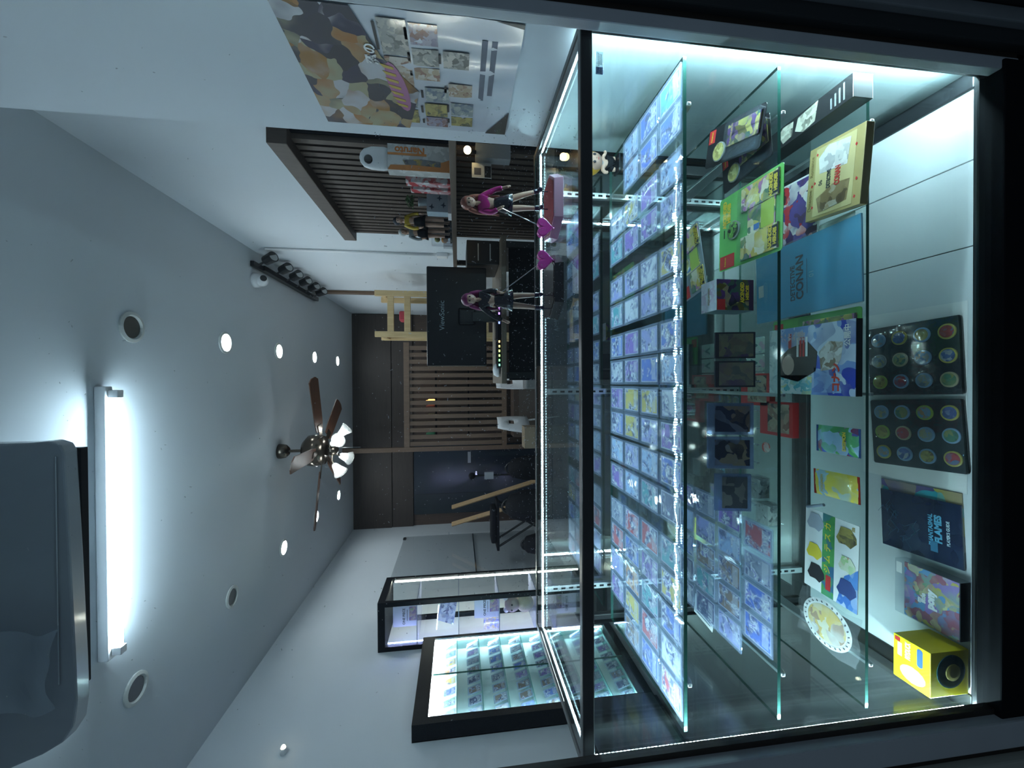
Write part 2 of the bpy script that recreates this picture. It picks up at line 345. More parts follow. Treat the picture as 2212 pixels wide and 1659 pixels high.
def led(name, p0, p1, nrm, pitch, M, wd=.011, parent=ct, chip=.0044):
    """white tape with a row of small square diodes"""
    p0, p1, nrm = Vector(p0), Vector(p1), Vector(nrm).normalized(); d = p1-p0; n = int(d.length/pitch); d.normalize(); sd = d.cross(nrm)
    b = MB(); hb = nrm*.0015
    vs = [p+sd*s*wd/2+nrm*t for p in (p0, p1) for s in (-1, 1) for t in (0, .0015)]
    b.add(vs, [(0, 1, 3, 2), (4, 6, 7, 5), (0, 4, 5, 1), (2, 3, 7, 6), (1, 5, 7, 3), (0, 2, 6, 4)])
    tape = b.build(name, WHITE, parent)
    c = MB()
    for i in range(n):
        q = p0+d*(pitch*(i+.5)); h = chip/2
        v = [q+d*a*h+sd*e*h+nrm*t for t in (.0015, .003) for a, e in ((-1, -1), (1, -1), (1, 1), (-1, 1))]
        c.add(v, [(4, 5, 6, 7), (0, 1, 5, 4), (1, 2, 6, 5), (2, 3, 7, 6), (3, 0, 4, 7)])
    tag(c.build('diode', M, tape), kind='stuff')
    return tape
led('led_tape', (-.752, .448, ZT+.008), (.752, .448, ZT+.008), (0, -.75, -.65), .0088, LED, .012)
led('led_tape', (-.752, .005, ZT+.006), (-.752, .445, ZT+.006), (.75, 0, -.65), .0088, LED, .012)
led('led_tape', (.752, .005, ZT+.006), (.752, .445, ZT+.006), (-.75, 0, -.65), .0088, LED, .012)
led('led_tape', (-.7545, .0035, ZF+.02), (-.7545, .0035, ZT-.004), (.6, .8, 0), .0088, LEDV, .006)
led('led_tape', (.7618, .0012, ZF+.02), (.7618, .0012, ZT-.004), (-.6, .8, 0), .0088, LEDV, .005)
BLU = mat('sticker_blue', (.03, .09, .5), .4); INKG = mat('sticker_ink', (.06, .14, .17), .5)
stk = tag(MB().box(-.023, .023, -.0003, .0003, -.008, .008).build('maker_sticker', glass('sticker_film', (.93, .96, .98), .2, .1)), 'small clear maker sticker with blue initials in the front pane corner', 'sticker')
stk.location = (.690, -.0025, ZT-.022)
patch(stk, 'logo_box', -.0225, -.0075, -.0075, .0072, -.0006, BLU, FRONT, .0002)
patch(stk, 'logo_face', -.0218, -.0082, -.0018, .0066, .0, mat('sticker_pale', (.5, .66, .95), .4), FRONT, .0005)
patch(stk, 'logo_bar', -.021, -.009, -.0062, -.0036, .0, mat('sticker_pale', (.5, .66, .95), .4), FRONT, .0005)
text(stk, 'T.N.', (-.015, -.0007, .0024), .0062, BLU, FRONT, bold=.03)
text(stk, 'ที.เอ็น. อลูมิเนียม', (.008, -.0005, .0042), .0046, INKG, FRONT)
for k, (a, b) in enumerate(((-.006, .021), (-.003, .019), (-.003, .019))):
    for j in range(9):
        x = a+(b-a)*j/9; patch(stk, 'print', x, x+(b-a)/9*.68, .0004-k*.0029, .0021-k*.0029, .0001, INKG, FRONT, .0003)

# ------------------------------------------------------------------ sleeved trading cards
COL = {'red': (.62, .06, .05), 'yellow': (.78, .58, .06), 'blue': (.06, .16, .62), 'lavender': (.42, .42, .75), 'pale blue': (.45, .62, .85), 'teal': (.08, .42, .42), 'green': (.16, .45, .14),
       'violet': (.28, .12, .5), 'white': (.8, .8, .78), 'brown': (.3, .17, .08), 'grey': (.32, .34, .38), 'orange': (.75, .3, .05), 'dark blue': (.02, .03, .13), 'black': (.02, .02, .03)}
_h = MB().prism(rrect(.038, .0505, .004), 0, .0022).build('card_sleeve', SLEEVE)
_c = MB().box(-.0315, .0315, -.045, .043, .0006, .0011).build('trading_card', CARD, _h)
first = [True]
def card(loc, rot, col, label, group):
    if first[0]: h, first[0] = _h, False
    else: h = copy_tree(_h)
    h.location = loc; h.rotation_euler = rot
    h.children[0].color = (*COL[col], 1)
    return tag(h, label, 'trading card', group)
cols1 = [(.659, .739), (.585, .659), (.481, .554), (.399, .473), (.28, .355), (.197, .276), (.101, .18), (.026, .097), (-.057, .019), (-.133, -.061), (-.222, -.138), (-.302, -.223), (-.411, -.335), (-.491, -.413), (-.571, -.494), (-.649, -.573), (-.7255, -.65)]
pal = ['teal', 'blue', 'pale blue', 'lavender', 'yellow', 'lavender', 'blue', 'pale blue', 'white', 'violet', 'blue', 'dark blue', 'pale blue', 'teal', 'violet', 'yellow', 'white']
sat = {13: ['teal', 'red', 'red', 'grey'], 14: ['yellow', 'violet', 'blue', 'red'], 15: ['blue', 'teal', 'orange', 'lavender'], 16: ['white', 'red', 'yellow', 'violet'], 17: ['red', 'blue', 'brown', 'blue']}
ROWN = ['front', 'second', 'third', 'back']
ry = [.0255, .1315, .2375, .3435]
ORD.append('seventeenth')
rng = random.Random(3)
for r in range(4):
    for i, (a, b) in enumerate(cols1):
        if r == 3 and i < 2: continue
        x = (a+b)/2+rng.uniform(-.001, .001)
        c = sat[i+1][r] if i+1 in sat else (pal[i] if r == 0 else rng.choice(['lavender', 'pale blue', 'blue', 'lavender', 'pale blue', 'white', 'violet', 'teal', 'yellow']))
        if i+1 == 17 and r == 3: continue
        y = ry[r]+.0505+(-.004 if i in (7, 8) and r == 0 else 0)
        card((x, y, Z1+.0002), (0, 0, rng.uniform(-.012, .012)), c, f'sleeved {c} trading card, {ROWN[r]} row, {ORD[i]} from the poster wall, upper shelf', 'sleeved cards on the upper shelf')
pal2 = [['red', 'grey', 'blue', 'blue'], ['violet', 'pale blue', 'brown', 'brown', 'lavender'], ['grey', 'lavender', 'brown', 'teal', 'dark blue'], ['violet', 'pale blue', 'blue', 'dark blue', 'grey']]
for r in range(4):
    n = len(pal2[r])
    for i in range(n):
        c = pal2[r][i]; x = -.349-.0765*i+(0 if r == 0 else .02 if n == 5 else 0)
        card((x, .033+.0505+.1045*r+(.0), Z2+.0002), (0, 0, rng.uniform(-.012, .012)), c, f'sleeved {c} trading card, {ROWN[r]} row, {ORD[i]} from the counter middle, middle shelf', 'sleeved cards on the middle shelf')

# ------------------------------------------------------------------ flat goods on the shelves
def rect(z, pts):
    """photo corners (far right, near right, near left, far left) lying on height z -> centre, width, depth, turn"""
    q = [pix(2, z, *p) for p in pts]
    c = sum(q, Vector())/4; wv = (q[0]-q[3]+q[1]-q[2])/2; dv = (q[0]-q[1]+q[3]-q[2])/2
    ang = math.atan2(wv.y, wv.x); ang2 = math.atan2(dv.y, dv.x)-PI/2
    return c, wv.length, dv.length, (ang+ang2)/2
def lay(z, pts, t=0):
    c, wd, dp, a = rect(z+t, pts)
    hy = (abs(math.cos(a))*dp+abs(math.sin(a))*wd)/2
    c.y = max(c.y, .001+hy); c.z = z+.0003
    return c, wd, dp, a
RED = mat('print_red', (.6, .04, .04), .35, coat=.4); YEL = mat('print_yellow', (.85, .62, .04), .35, coat=.4); INK = mat('print_black', (.012, .012, .015), .4, coat=.3)
GRN = mat('print_green', (.16, .5, .12), .3, coat=.5, var=.15, scale=60); WHT = mat('print_white', (.85, .85, .84), .4); CREAM = mat('print_cream', (.78, .72, .5), .4)
GOLD = mat('print_gold', (.5, .38, .14), .35, coat=.3); LIME = mat('print_lime', (.5, .65, .08), .35, coat=.5)
PACKART = art('pack_picture', [(.08, .03, .1), (.75, .55, .12), (.92, .85, .6), (.55, .2, .45), (.12, .25, .15), (.9, .75, .2)], 28, 1)
DARKART = art('dark_pack_picture', [(.01, .01, .02), (.12, .1, .02), (.05, .12, .1), (.45, .4, .1), (.12, .05, .2), (.02, .02, .03)], 34, 4)
BUBBLE = glass('blister_plastic', (.97, .98, .98), .04, .02, bump=.25, scale=25)

def blister(name, label, z, pts, base, artm, words, coin, group=None, promo=True, brand=True, rest=None):
    c, wd, dp, a = rest or lay(z, pts)
    t = thing(name, label, 'blister pack', c, a, group)
    b = MB().prism(rrect(wd/2, dp/2, .008), 0, .0012).build('backing_card', base, t)
    zt = .0013
    pw = wd*.30; ph = dp*.56
    k = 0
    for cx in ((-wd*.31, wd*.31) if promo else (0, wd*.22)):
        p = MB().box(cx-pw/2, cx+pw/2, -dp*.46, -dp*.46+ph, zt, .005).build('booster_pack', artm, t, bevel=.001)
        if words:
            for j, wd_ in enumerate(words):
                patch(p, 'title_plate', cx-pw*.42, cx+pw*.42, -dp*.46+ph*(.19-.115*j)-.0065, -dp*.46+ph*(.19-.115*j)+.0068, .0051, INK)
                text(p, wd_, (cx, -dp*.46+ph*(.19-.115*j), .0056), .0135, YEL, bold=.05, sx=.78)
        if brand: text(p, 'POKéMON', (cx, -dp*.46+ph*.86, .0053), .0085, GOLD, bold=.02, sx=.75)
        patch(p, 'seal', cx-pw/2, cx+pw/2, -dp*.46, -dp*.445, .0051, mat('seal_dark', (.06, .03, .08), .3))
    if promo:
        p = MB().box(-.031, .031, -dp*.46+.012, -dp*.46+.1, zt, .0035).build('promo_card', artm, t)
        patch(p, 'text_panel', -.029, .029, -dp*.46+.015, -dp*.46+.055, .0036, LIME)
        patch(p, 'corner_mark', -.026, -.012, -dp*.46+.06, -dp*.46+.078, .0036, mat('print_blue', (.1, .25, .6), .35))
    cn = MB().lathe([(.0235, zt), (.0235, .0045), (.0215, .0055)], (0 if promo else -wd*.18, dp*.23, 0), 24).build('coin', mat('coin_rim', (.6, .6, .55), .2, .6), t, smooth=False)
    MB().lathe([(.0205, .0055), (.0205, .006)], (0 if promo else -wd*.18, dp*.23, 0), 24).build('coin_face', coin, cn)
    if brand:
        tg = MB().box(wd*.12, wd*.12+.032, dp*.36, dp*.48, zt, .0018).build('corner_tag', RED, t) if not promo else MB().box(-wd*.48, -wd*.30, dp*.22, dp*.48, zt, .0018).build('corner_tag', RED, t)
        text(tg, 'Pokémon', (wd*.12+.016 if not promo else -wd*.39, dp*.38 if promo else dp*.42, .0021), .008, YEL, bold=.03, sx=.8)
    if promo and words:
        for j, s in enumerate(words): text(t, s, (wd*.26, dp*(.40-.075*j), .0018), .0175, YEL, bold=.06, sx=.8)
        MB().box(-.011, .011, dp*.40, dp*.415, zt, .0016).build('hang_hole', INK, t)
    hb = MB().prism(rrect(wd*.47, dp*.30, .01), .0014, .0085).build('bubble', BUBBLE, t, bevel=.0)
    hb.location = (0, -dp*.16, 0)
    return t
GCOIN = art('coin_green', [(.006, .01, .008), (.01, .015, .01), (.2, .5, .08), (.01, .012, .01)], 70, 9)
YCOIN = art('coin_gold', [(.12, .1, .03), (.55, .48, .15), (.75, .7, .3)], 50, 5)
blister('blister_pack', 'green blister pack with two boosters and lime promo card beside the grey one', Z2, [(1564, 428), (1706, 344), (1706, 536), (1564, 583)], GRN, PACKART, ('ASCENDED', 'HEROES'), GCOIN, 'blister packs on the middle shelf')
GRY = mat('print_grey', (.28, .33, .38), .3, coat=.5, var=.15, scale=60)
t = blister('blister_pack', 'grey blister pack tucked behind the green one', Z2, [(1508, 500), (1558, 430), (1558, 600), (1508, 655)], GRY, PACKART, ('ASCENDED', 'HEROES'), YCOIN, 'blister packs on the middle shelf')
t.location.x += .0; t.location.y = max(t.location.y, .36)
t = blister('blister_pack', 'black blister pack with gold coin, uppermost of the black pair', Z2, [(1563, 280), (1675, 228), (1667, 320), (1548, 369)], INK, DARKART, (), YCOIN, 'black blister packs', promo=False)
t.location.z += .03; t.rotation_euler = (.06, 0, t.rotation_euler[2])
t = blister('blister_pack', 'black blister pack lying under the other black one', Z2, [(1570, 310), (1668, 262), (1664, 352), (1556, 415)], INK, DARKART, (), YCOIN, 'black blister packs', promo=False)
t.rotation_euler = (0, 0, t.rotation_euler[2]+.25)

# lower shelf
BLUEF = mat('folder_blue', (.015, .40, .70), .35, coat=.3, var=.04)
c, wd, dp, a = lay(Z3, [(1637, 562), (1865.5, 454.5), (1866.5, 653), (1639, 699)])
t = thing('presentation_folder', 'large sky blue folder in clear wrap with dark title on lower shelf', 'folder', c, a)
MB().box(-wd/2, wd/2, -dp/2, dp/2, 0, .006).build('cover', BLUEF, t, bevel=.001)
patch(t, 'paper_margin', wd/2-.006, wd/2+.014, -dp*.45, dp*.5, .0015, PAPER)
NAVY = mat('print_navy', (.01, .02, .04), .4)
text(t, 'DETECTIVE', (-.012, .028, .0063), .021, NAVY, bold=.02, sx=.95); text(t, 'CONAN', (.0, .004, .0063), .033, NAVY, bold=.03, sx=1.0)
patch(t, 'rule', -.05, .045, -.019, -.018, .0061, NAVY); text(t, '01', (0, -.033, .0063), .02, mat('print_skyblue', (.25, .6, .75), .4))
patch(t, 'price_tag', -wd*.12+.0, -wd*.12+.036, dp*.41, dp*.47, .0061, PAPER)
MB().prism(rrect(wd/2+.004, dp/2+.004, .004), .0066, .0078).build('clear_wrap', FILM, t)

c, wd, dp, a = lay(Z3+.0, [(1664, 715), (1851, 688), (1849, 856), (1664, 849)], .026); c.z += .0092
t = thing('magazine', 'thick blue magazine with red Japanese title on lower shelf', 'magazine', c, a)
MB().box(-wd/2, wd/2, -dp/2, dp/2, 0, .017).build('page_block', MATTE, t)
MAGART = art('magazine_blue', [(.02, .03, .30), (.03, .06, .5), (.25, .4, .75), (.65, .75, .9), (.03, .05, .4)], 14, 2)
cv = MB().box(-wd/2, wd/2, -dp/2, dp/2, .0172, .0185).build('cover', MAGART, t)
patch(cv, 'contents_strip', -wd/2, wd/2, dp*.36, dp*.5, .0187, art('magazine_pale', [(.6, .72, .75), (.75, .85, .86), (.4, .5, .55), (.8, .85, .84)], 40, 3))
patch(cv, 'side_column', -wd/2, -wd*.22, -dp*.05, dp*.36, .0187, art('magazine_side', [(.5, .7, .75), (.7, .8, .78), (.1, .45, .55), (.75, .7, .3)], 45, 6))
ph = MB().prism([(-.045, .09), (.005, .10), (.035, .06), (.05, .0), (.02, -.03), (-.03, -.025), (-.058, .03)], .0188, .0191).build('photo_dark', mat('photo_dark', (.025, .02, .02), .3, coat=.5), cv)
MB().prism([(.028*math.cos(i*PI/6)-.012, .021*math.sin(i*PI/6)+.063) for i in range(12)], .0192, .0195).build('photo_light', mat('photo_light', (.55, .4, .33), .35, coat=.5), cv)
MB().prism([(-.03, -.04), (.02, -.035), (.045, -.06), (.04, -.1), (-.0, -.095), (-.025, -.08)], .0188, .0191).build('picture_pale', art('picture_pale', [(.7, .65, .6), (.85, .82, .8), (.3, .22, .15), (.75, .7, .7)], 40, 8), cv)
MB().prism([(-.05, -.085), (-.02, -.02), (-.085, -.02), (-.085, -.1)], .0188, .0191).build('picture_blue', art('picture_blue', [(.12, .25, .6), (.35, .5, .8), (.1, .15, .5)], 25, 8), cv)
RO = mat('print_orange_red', (.72, .06, .03), .35, coat=.4)
text(cv, 'コナン', (-.047, -.083, .0192), .024, RO, bold=.05, sx=1.0)
text(cv, '公開中', (.055, -.112, .0192), .018, WHT, bold=.02)
for j, s in enumerate(('緋', '来', '敷')): text(cv, s, (.066, .018+j*.032, .0192), .026, mat('print_pinkwhite', (.75, .6, .62), .4), bold=.02)
patch(cv, 'red_band', .035, .075, .052, .062, .0189, RED)
for j in range(4): patch(cv, 'headline', .01, .062, .028-j*.0095, .0345-j*.0095, .0189, (WHT, RED, RED, WHT)[j])

TAN = mat('print_tan', (.42, .33, .14), .4, coat=.2, var=.12); TANL = mat('print_tan_light', (.58, .48, .24), .4, var=.12)
c, wd, dp, a = lay(Z3, [(1766, 312), (1892, 255), (1890, 433), (1766, 465)], .02)
t = thing('picture_box', 'tan slipcase box with two pale portraits and red title on lower shelf', 'box', c, a)
MB().box(-wd/2, wd/2, -dp/2, dp/2, 0, .022).build('case', TAN, t, bevel=.001)
cv = MB().box(-wd*.46, wd*.46, -dp*.36, dp*.36, .0221, .0226).build('cover_panel', TANL, t)
PALE = art('portrait_pale', [(.3, .3, .3), (.62, .6, .58), (.78, .76, .74), (.45, .44, .45)], 38, 3); DUSK = art('portrait_dusk', [(.05, .03, .02), (.25, .17, .08), (.35, .26, .14), (.6, .58, .55)], 30, 5)
MB().prism([(.015, -.035), (.075, -.04), (.082, .02), (.06, .045), (.02, .04)], .0227, .0231).build('portrait', PALE, cv)
MB().prism([(-.07, -.04), (-.022, -.045), (-.018, .0), (-.04, .045), (-.078, .035)], .0227, .0231).build('portrait', DUSK, cv)
for s, y, h, M_ in (('DETECTIVE', .012, .0145, NAVY), ('CONAN', -.012, .02, RED)): text(cv, s, (-.002, y, .0233), h, M_, rot=0, bold=.03, sx=.62)
text(cv, '06', (-.004, .035, .0233), .014, NAVY)
text(t, 'Detective', (-.04, dp*.43, .0225), .014, mat('print_sepia', (.2, .14, .05), .4)); text(t, 'Romance', (.045, dp*.43, .0225), .014, mat('print_sepia', (.2, .14, .05), .4))
for x, y in ((-.06, .055), (.0, .052), (-.07, -.06), (-.03, -.062), (.05, -.055), (.07, .05), (-.005, .06)):
    MB().prism([(x-.004, y), (x+.001, y-.003), (x+.005, y+.001), (x, y+.003)], .0227, .023).build('petal', RED, t)
t = thing('booklet', 'white booklet with red and violet picture half under the tan box', 'booklet', (.505, .215, Z3+.0003), -.05)
MB().box(-.09, .09, -.075, .075, 0, .004).build('pages', PAPER, t)
MB().box(-.085, .085, -.07, .07, .0041, .0046).build('cover', art('booklet_red', [(.4, .02, .03), (.6, .04, .05), (.75, .72, .7), (.12, .08, .3), (.08, .03, .03)], 24, 5), t)
t = thing('picture_box', 'long black box with grey portraits and white end beside the poster wall', 'box', (.709, .006, Z3+.0003))
b = MB().box(-.028, .028, 0, .36, 0, .052); b.m[2] = 1
b.build('carton', [mat('box_black', (.018, .018, .02), .3, coat=.4), WHITE], t, bevel=.001)
MB().prism([(.026, .09), (-.02, .1), (-.026, .135), (-.01, .16), (.02, .15)], .0522, .0526).build('portrait', art('portrait_grey', [(.05, .05, .04), (.35, .34, .28), (.5, .48, .4)], 45, 3), t)
MB().prism([(.02, .165), (-.015, .17), (-.02, .20), (.01, .215), (.024, .2)], .0522, .0526).build('portrait', art('portrait_grey', [(.05, .05, .04), (.35, .34, .28), (.5, .48, .4)], 45, 3), t)
for k in range(4): patch(t, 'print', -.02, .02-.005*k, .02+.011*k, .024+.011*k, .0522, GREYBAR)
# packs
def pack(name, label, z, pts, M, seal, words, wm, grp, wy=-.18, wr=0):
    c, wd, dp, a = lay(z, pts); t = thing(name, label, 'card pack', c, a, grp); n = 8; b = MB()
    vs = []; fs = []
    for j in range(n+1):
        for i in range(n+1):
            u, v = i/n*2-1, j/n*2-1
            vs.append((u*wd/2, v*dp/2, .0008+.006*(1-u*u)**.5*(1-v**6)+(.0006*math.sin(9*u+5*v) if abs(v) < .99 else 0)))
    fs = [(j*(n+1)+i, j*(n+1)+i+1, (j+1)*(n+1)+i+1, (j+1)*(n+1)+i) for j in range(n) for i in range(n)]
    b.add(vs, fs).add([(v[0], v[1], 0) for v in vs], [f[::-1] for f in fs])
    b.build('wrapper', M, t, smooth=True)
    for s in (-1, 1): MB().box(-wd/2, wd/2, s*dp*.485-.003, s*dp*.485+.003, .0009, .0018).build('crimped_seal', seal, t)
    for s, x, y, h, r in words: text(t, s, (x*wd, y*dp, .0078), h, wm, rot=r, bold=.04, sx=.9)
    return t
pack('booster_pack', 'blue and green foil card pack beside the red playing card boxes', Z3, [(1767, 918), (1860, 926), (1860, 989), (1765, 974)], art('pack_blue', [(.02, .06, .3), (.1, .4, .12), (.35, .55, .75), (.3, .05, .04), (.05, .12, .5)], 22, 2, .2), mat('foil_blue', (.1, .2, .55), .15, .7), (('DIGIMON', 0, -.2, .012, 0),), YEL, 'card packs on the lower shelf')
pack('booster_pack', 'orange and yellow foil card pack between the blue pack and white sticker sheet', Z3, [(1760, 1012), (1858, 1030), (1859, 1090), (1761, 1065)], art('pack_orange', [(.5, .12, .02), (.35, .55, .65), (.8, .62, .08), (.85, .7, .1), (.4, .6, .7)], 20, 6, .2), mat('foil_red', (.55, .04, .02), .2, .5), (('POKéMON', 0, .27, .0105, 0),), GOLD, 'card packs on the lower shelf')
c, wd, dp, a = lay(Z3, [(1744, 1094), (1860, 1138), (1852, 1326), (1738, 1259)])
t = thing('sticker_sheet', 'white activity sheet with green band and blue corner on lower shelf', 'sheet', c, a)
MB().box(-wd/2, wd/2, -dp/2, dp/2, 0, .002).build('sheet', PAPER, t)
patch(t, 'green_band', -wd/2, wd/2, -.012, .022, .0021, art('band_green', [(.05, .25, .06), (.1, .38, .1), (.05, .15, .3)], 30, 2))
MB().prism([(-wd/2, -dp/2), (-.0, -dp/2), (-.03, -.04), (-wd/2, -.02)], .0021, .0024).build('blue_corner', art('corner_blue', [(.05, .16, .55), (.12, .3, .7), (.6, .7, .85)], 18, 1), t)
blob = [(math.cos(k*PI/5)*(1+.25*math.sin(k*2.3)), math.sin(k*PI/5)*(1+.2*math.cos(k*1.7))) for k in range(10)]
for nm, x, y, r, M_ in (('sticker_yellow', -.005, .047, .022, mat('st_yellow', (.8, .62, .05), .35)), ('sticker_grey', .075, .045, .024, mat('st_grey', (.42, .45, .52), .35)), ('sticker_black', -.06, .04, .024, mat('st_black', (.03, .025, .03), .35)), ('sticker_gold', .068, -.042, .025, art('st_gold', [(.05, .04, .04), (.4, .32, .08)], 60, 2)), ('sticker_lime', .0, -.045, .021, art('st_lime', [(.35, .6, .2), (.75, .8, .6), (.6, .08, .05)], 50, 4)), ('sticker_navy', -.06, -.045, .024, mat('st_navy', (.05, .08, .25), .35))):
    MB().prism([(x+r*p*.95, y+r*q) for p, q in blob], .0025, .0029).build(nm, M_, t)
text(t, 'ジ ム テ ス カ', (.02, .006, .0026), .02, YEL, bold=.02, sx=1.1); text(t, 'm', (wd*.44, -dp*.4, .0026), .014, GOLD, bold=.04)
patch(t, 'red_mark', -wd*.42, -wd*.24, -.004, .01, .0025, RED)
t = tag(MB().cyl((-.205-.09, .125, Z3+.006), (-.315, .175, Z3+.006), .004, .004, 10).build('marker_pen', mat('pen_grey', (.3, .35, .42), .15, coat=.6)), 'thin translucent grey pen lying against the white activity sheet', 'pen')
t.location.x = .003
c, wd, dp, a = lay(Z3, [(1735, 1259), (1853, 1341), (1849, 1447), (1733, 1355)])
t = thing('plate_in_bag', 'round picture plate in a crinkled clear bag on lower shelf', 'plate', c, a)
MB().lathe([(.052, .001), (.058, .003), (.059, .0045), (.05, .005), (.048, .0042), (.001, .0042)], n=36, sy=1.18).build('plate', mat('plate_white', (.75, .76, .74), .3, coat=.4), t, smooth=False)
MB().lathe([(.046, .0044), (.046, .0048)], n=30, sy=1.18).build('plate_picture', art('plate_pic', [(.6, .62, .58), (.7, .66, .5), (.72, .5, .12), (.4, .25, .15), (.65, .66, .62)], 26, 7), t)
rg = MB()
for k in range(26):
    a_ = k*2*PI/26; rg.cbox((.0525*math.cos(a_), .0525*1.18*math.sin(a_), .0056), (.005, .003, .0008), 0, a_+.5)
tag(rg.build('rim_mark', mat('rim_ink', (.1, .1, .11), .5), t), kind='stuff')
b = MB(); n = 14; vs = []
for j in range(n+1):
    for i in range(n+1):
        u, v = i/n*2-1, j/n*2-1
        vs.append((u*wd*.52+.006*math.sin(4*v), v*dp*.55+.004*math.sin(5*u), .0016+.007*max(0, 1-(u*u+v*v)*.8)+.0012*math.sin(11*u+4*v)*math.cos(9*v)))
b.add(vs, [(j*(n+1)+i, j*(n+1)+i+1, (j+1)*(n+1)+i+1, (j+1)*(n+1)+i) for j in range(n) for i in range(n)])
b.build('clear_bag', FILM, t, smooth=True)
for k, (x, y) in enumerate(((.05, .31), (-.035, .27))):
    t = thing('playing_card_box', ('red carton with dark window picture under the magazine corner', 'red carton with pale picture beside the blue foil pack')[k], 'box', (x-.045, y+.045 if k == 0 else y, Z3+.0003), 0, 'red cartons on the lower shelf')
    MB().box(-.05, .05, -.062, .062, 0, .02).build('carton', RED, t, bevel=.001)
    patch(t, 'picture', -.04, .044, -.05, .03, .0201, art('carton_pic%d' % k, [(.12, .03, .03), (.35, .2, .15), (.5, .42, .3), (.05, .04, .05)], 30, k))
blister('blister_pack', 'green blister pack half hidden under the blue magazine on lower shelf', Z3, None, GRN, PACKART, (), GCOIN, None, promo=False, rest=(Vector((.154, .165, Z3+.0003)), .112, .27, 0))
for k in range(3):
    t = thing('mini_pack', f'small pale green pack with dark V mark, {ORD[k]} from the blue folder', 'card pack', (.145-.056*k, .372, Z3+.0003), 0, 'three small V packs')
    MB().prism(rrect(.026, .036, .004), 0, .006).build('pack', art('mini_green', [(.35, .5, .45), (.55, .68, .6), (.6, .42, .52)], 30, 3), t)
    text(t, 'V', (0, 0, .0063), .038, mat('print_teal_dark', (.06, .16, .16), .4), bold=.05)

# ------------------------------------------------------------------ goods standing on the middle shelf
c0, c1 = pix(2, Z2, 1628, 605), pix(2, Z2, 1627, 671)
t = thing('booster_box', 'small black booster box with gold title and pink patterned top on middle shelf', 'box', ((c0.x+c1.x)/2, c0.y, Z2+.0003))
bw = (c0.x-c1.x)/2; bh = .098
b = MB().box(-bw, bw, 0, .062, 0, bh); b.m[1] = 1; b.m[5] = b.m[4] = 2
b.build('carton', [DARKART, art('pink_scales', [(.62, .35, .5), (.75, .7, .78), (.8, .78, .8), (.6, .4, .55)], 45, 2), mat('box_side_grey', (.12, .2, .22), .35)], t)
for k, s in enumerate(('ASCENDED', 'HEROES')): text(t, s, (.006, -.0006, .03-.014*k), .0135, YEL, FRONT, bold=.04, sx=.72)
patch(t, 'red_corner', -bw, -bw*.3, bh-.022, bh-.001, .0004, RED, FRONT); text(t, 'POKéMON', (0, .03, bh+.0006), .011, GOLD, sx=.8)
patch(t, 'dark_band', -bw, bw, .001, .013, .0004, mat('seal_dark', (.06, .03, .08), .3), FRONT)

STAND = glass('stand_plastic', (.9, .93, .95), .05, .08)
def easel(t, wd, z=0):
    e = MB()
    for s in (-1, 1):
        x = s*wd*.28
        e.tube([(x, .03, .0015), (x, -.022, .0015), (x, -.026, .010), (x, -.020, .0015)], .0013, 6)
        e.tube([(x, -.004, .006), (x*.6, .028, .06)], .0013, 6)
    e.tube([(-wd*.28, .03, .0015), (wd*.28, .03, .0015)], .0013, 6)
    return e.build('easel_stand', STAND, t)
def framed(label, x, y, wd, h, tilt, rim, pic, grp, thick=.006, bd=.004, name='framed_card'):
    t = thing(name, label, 'card frame', (x, y, Z2+.0003), 0, grp)
    easel(t, wd)
    mx = Matrix.Translation((0, -.010, .006)) @ Matrix.Rotation(-tilt, 4, 'X')
    f = MB().box(-wd/2, wd/2, 0, thick, 0, h, 0, mx).build('frame', rim, t, bevel=.001)
    MB().box(-wd/2+bd, wd/2-bd, -.0008, .0, bd*1.3, h-bd*2.2, 0, mx).build('picture', pic, f)
    return t
RIMB = mat('frame_rim_black', (.03, .03, .045), .25, coat=.6)
RIMC = glass('magnetic_case_plastic', (.62, .72, .9), .08, .35, (.35, .45, .65), .15)
FRART = art('framed_dim_pic', [(.03, .04, .05), (.12, .13, .11), (.22, .2, .12), (.08, .05, .12), (.16, .14, .1)], 34, 11, .25, .8)
FRART2 = art('framed_dim_pic_b', [(.04, .05, .06), (.14, .15, .14), (.24, .22, .15), (.12, .08, .16), (.2, .17, .12)], 30, 17, .25, .8)
NIGHT = art('night_card_pic', [(.006, .01, .035), (.012, .018, .06), (.10, .12, .2), (.2, .14, .1), (.008, .012, .04)], 24, 3, .2, .8)
NIGHT2 = art('night_card_pic_b', [(.008, .012, .03), (.015, .02, .05), (.16, .19, .28), (.22, .18, .12), (.01, .012, .03)], 22, 9, .2, .8)
SLATEC = art('slate_card_pic', [(.05, .06, .075), (.06, .07, .085), (.07, .08, .1), (.2, .21, .2), (.06, .065, .08)], 20, 4, .2, .8)
framed('dark framed card on clear easel next to the small booster box', .120, .092, .064, .094, .22, RIMB, FRART, 'framed cards on easels')
framed('dark framed card on clear easel between framed card and blue magnetic case', .050, .092, .064, .094, .22, RIMB, FRART2, 'framed cards on easels')
framed('blue magnetic case with midnight card and orange spots on clear easel', -.060, .098, .078, .108, .22, RIMC, NIGHT, 'magnetic card cases on easels', .008, .0075, 'card_case')
framed('blue magnetic case with midnight card and pale streaks on clear easel', -.143, .098, .078, .108, .22, RIMC, NIGHT2, 'magnetic card cases on easels', .008, .0075, 'card_case')
framed('blue magnetic case with plain slate card beside the rows of sleeves', -.243, .106, .092, .086, .22, RIMC, SLATEC, 'magnetic card cases on easels', .008, .0075, 'card_case')
t = thing('clear_tub', 'small clear tub of purple pieces behind the blue magnetic case', 'tub', (-.055, .36, Z2+.0003))
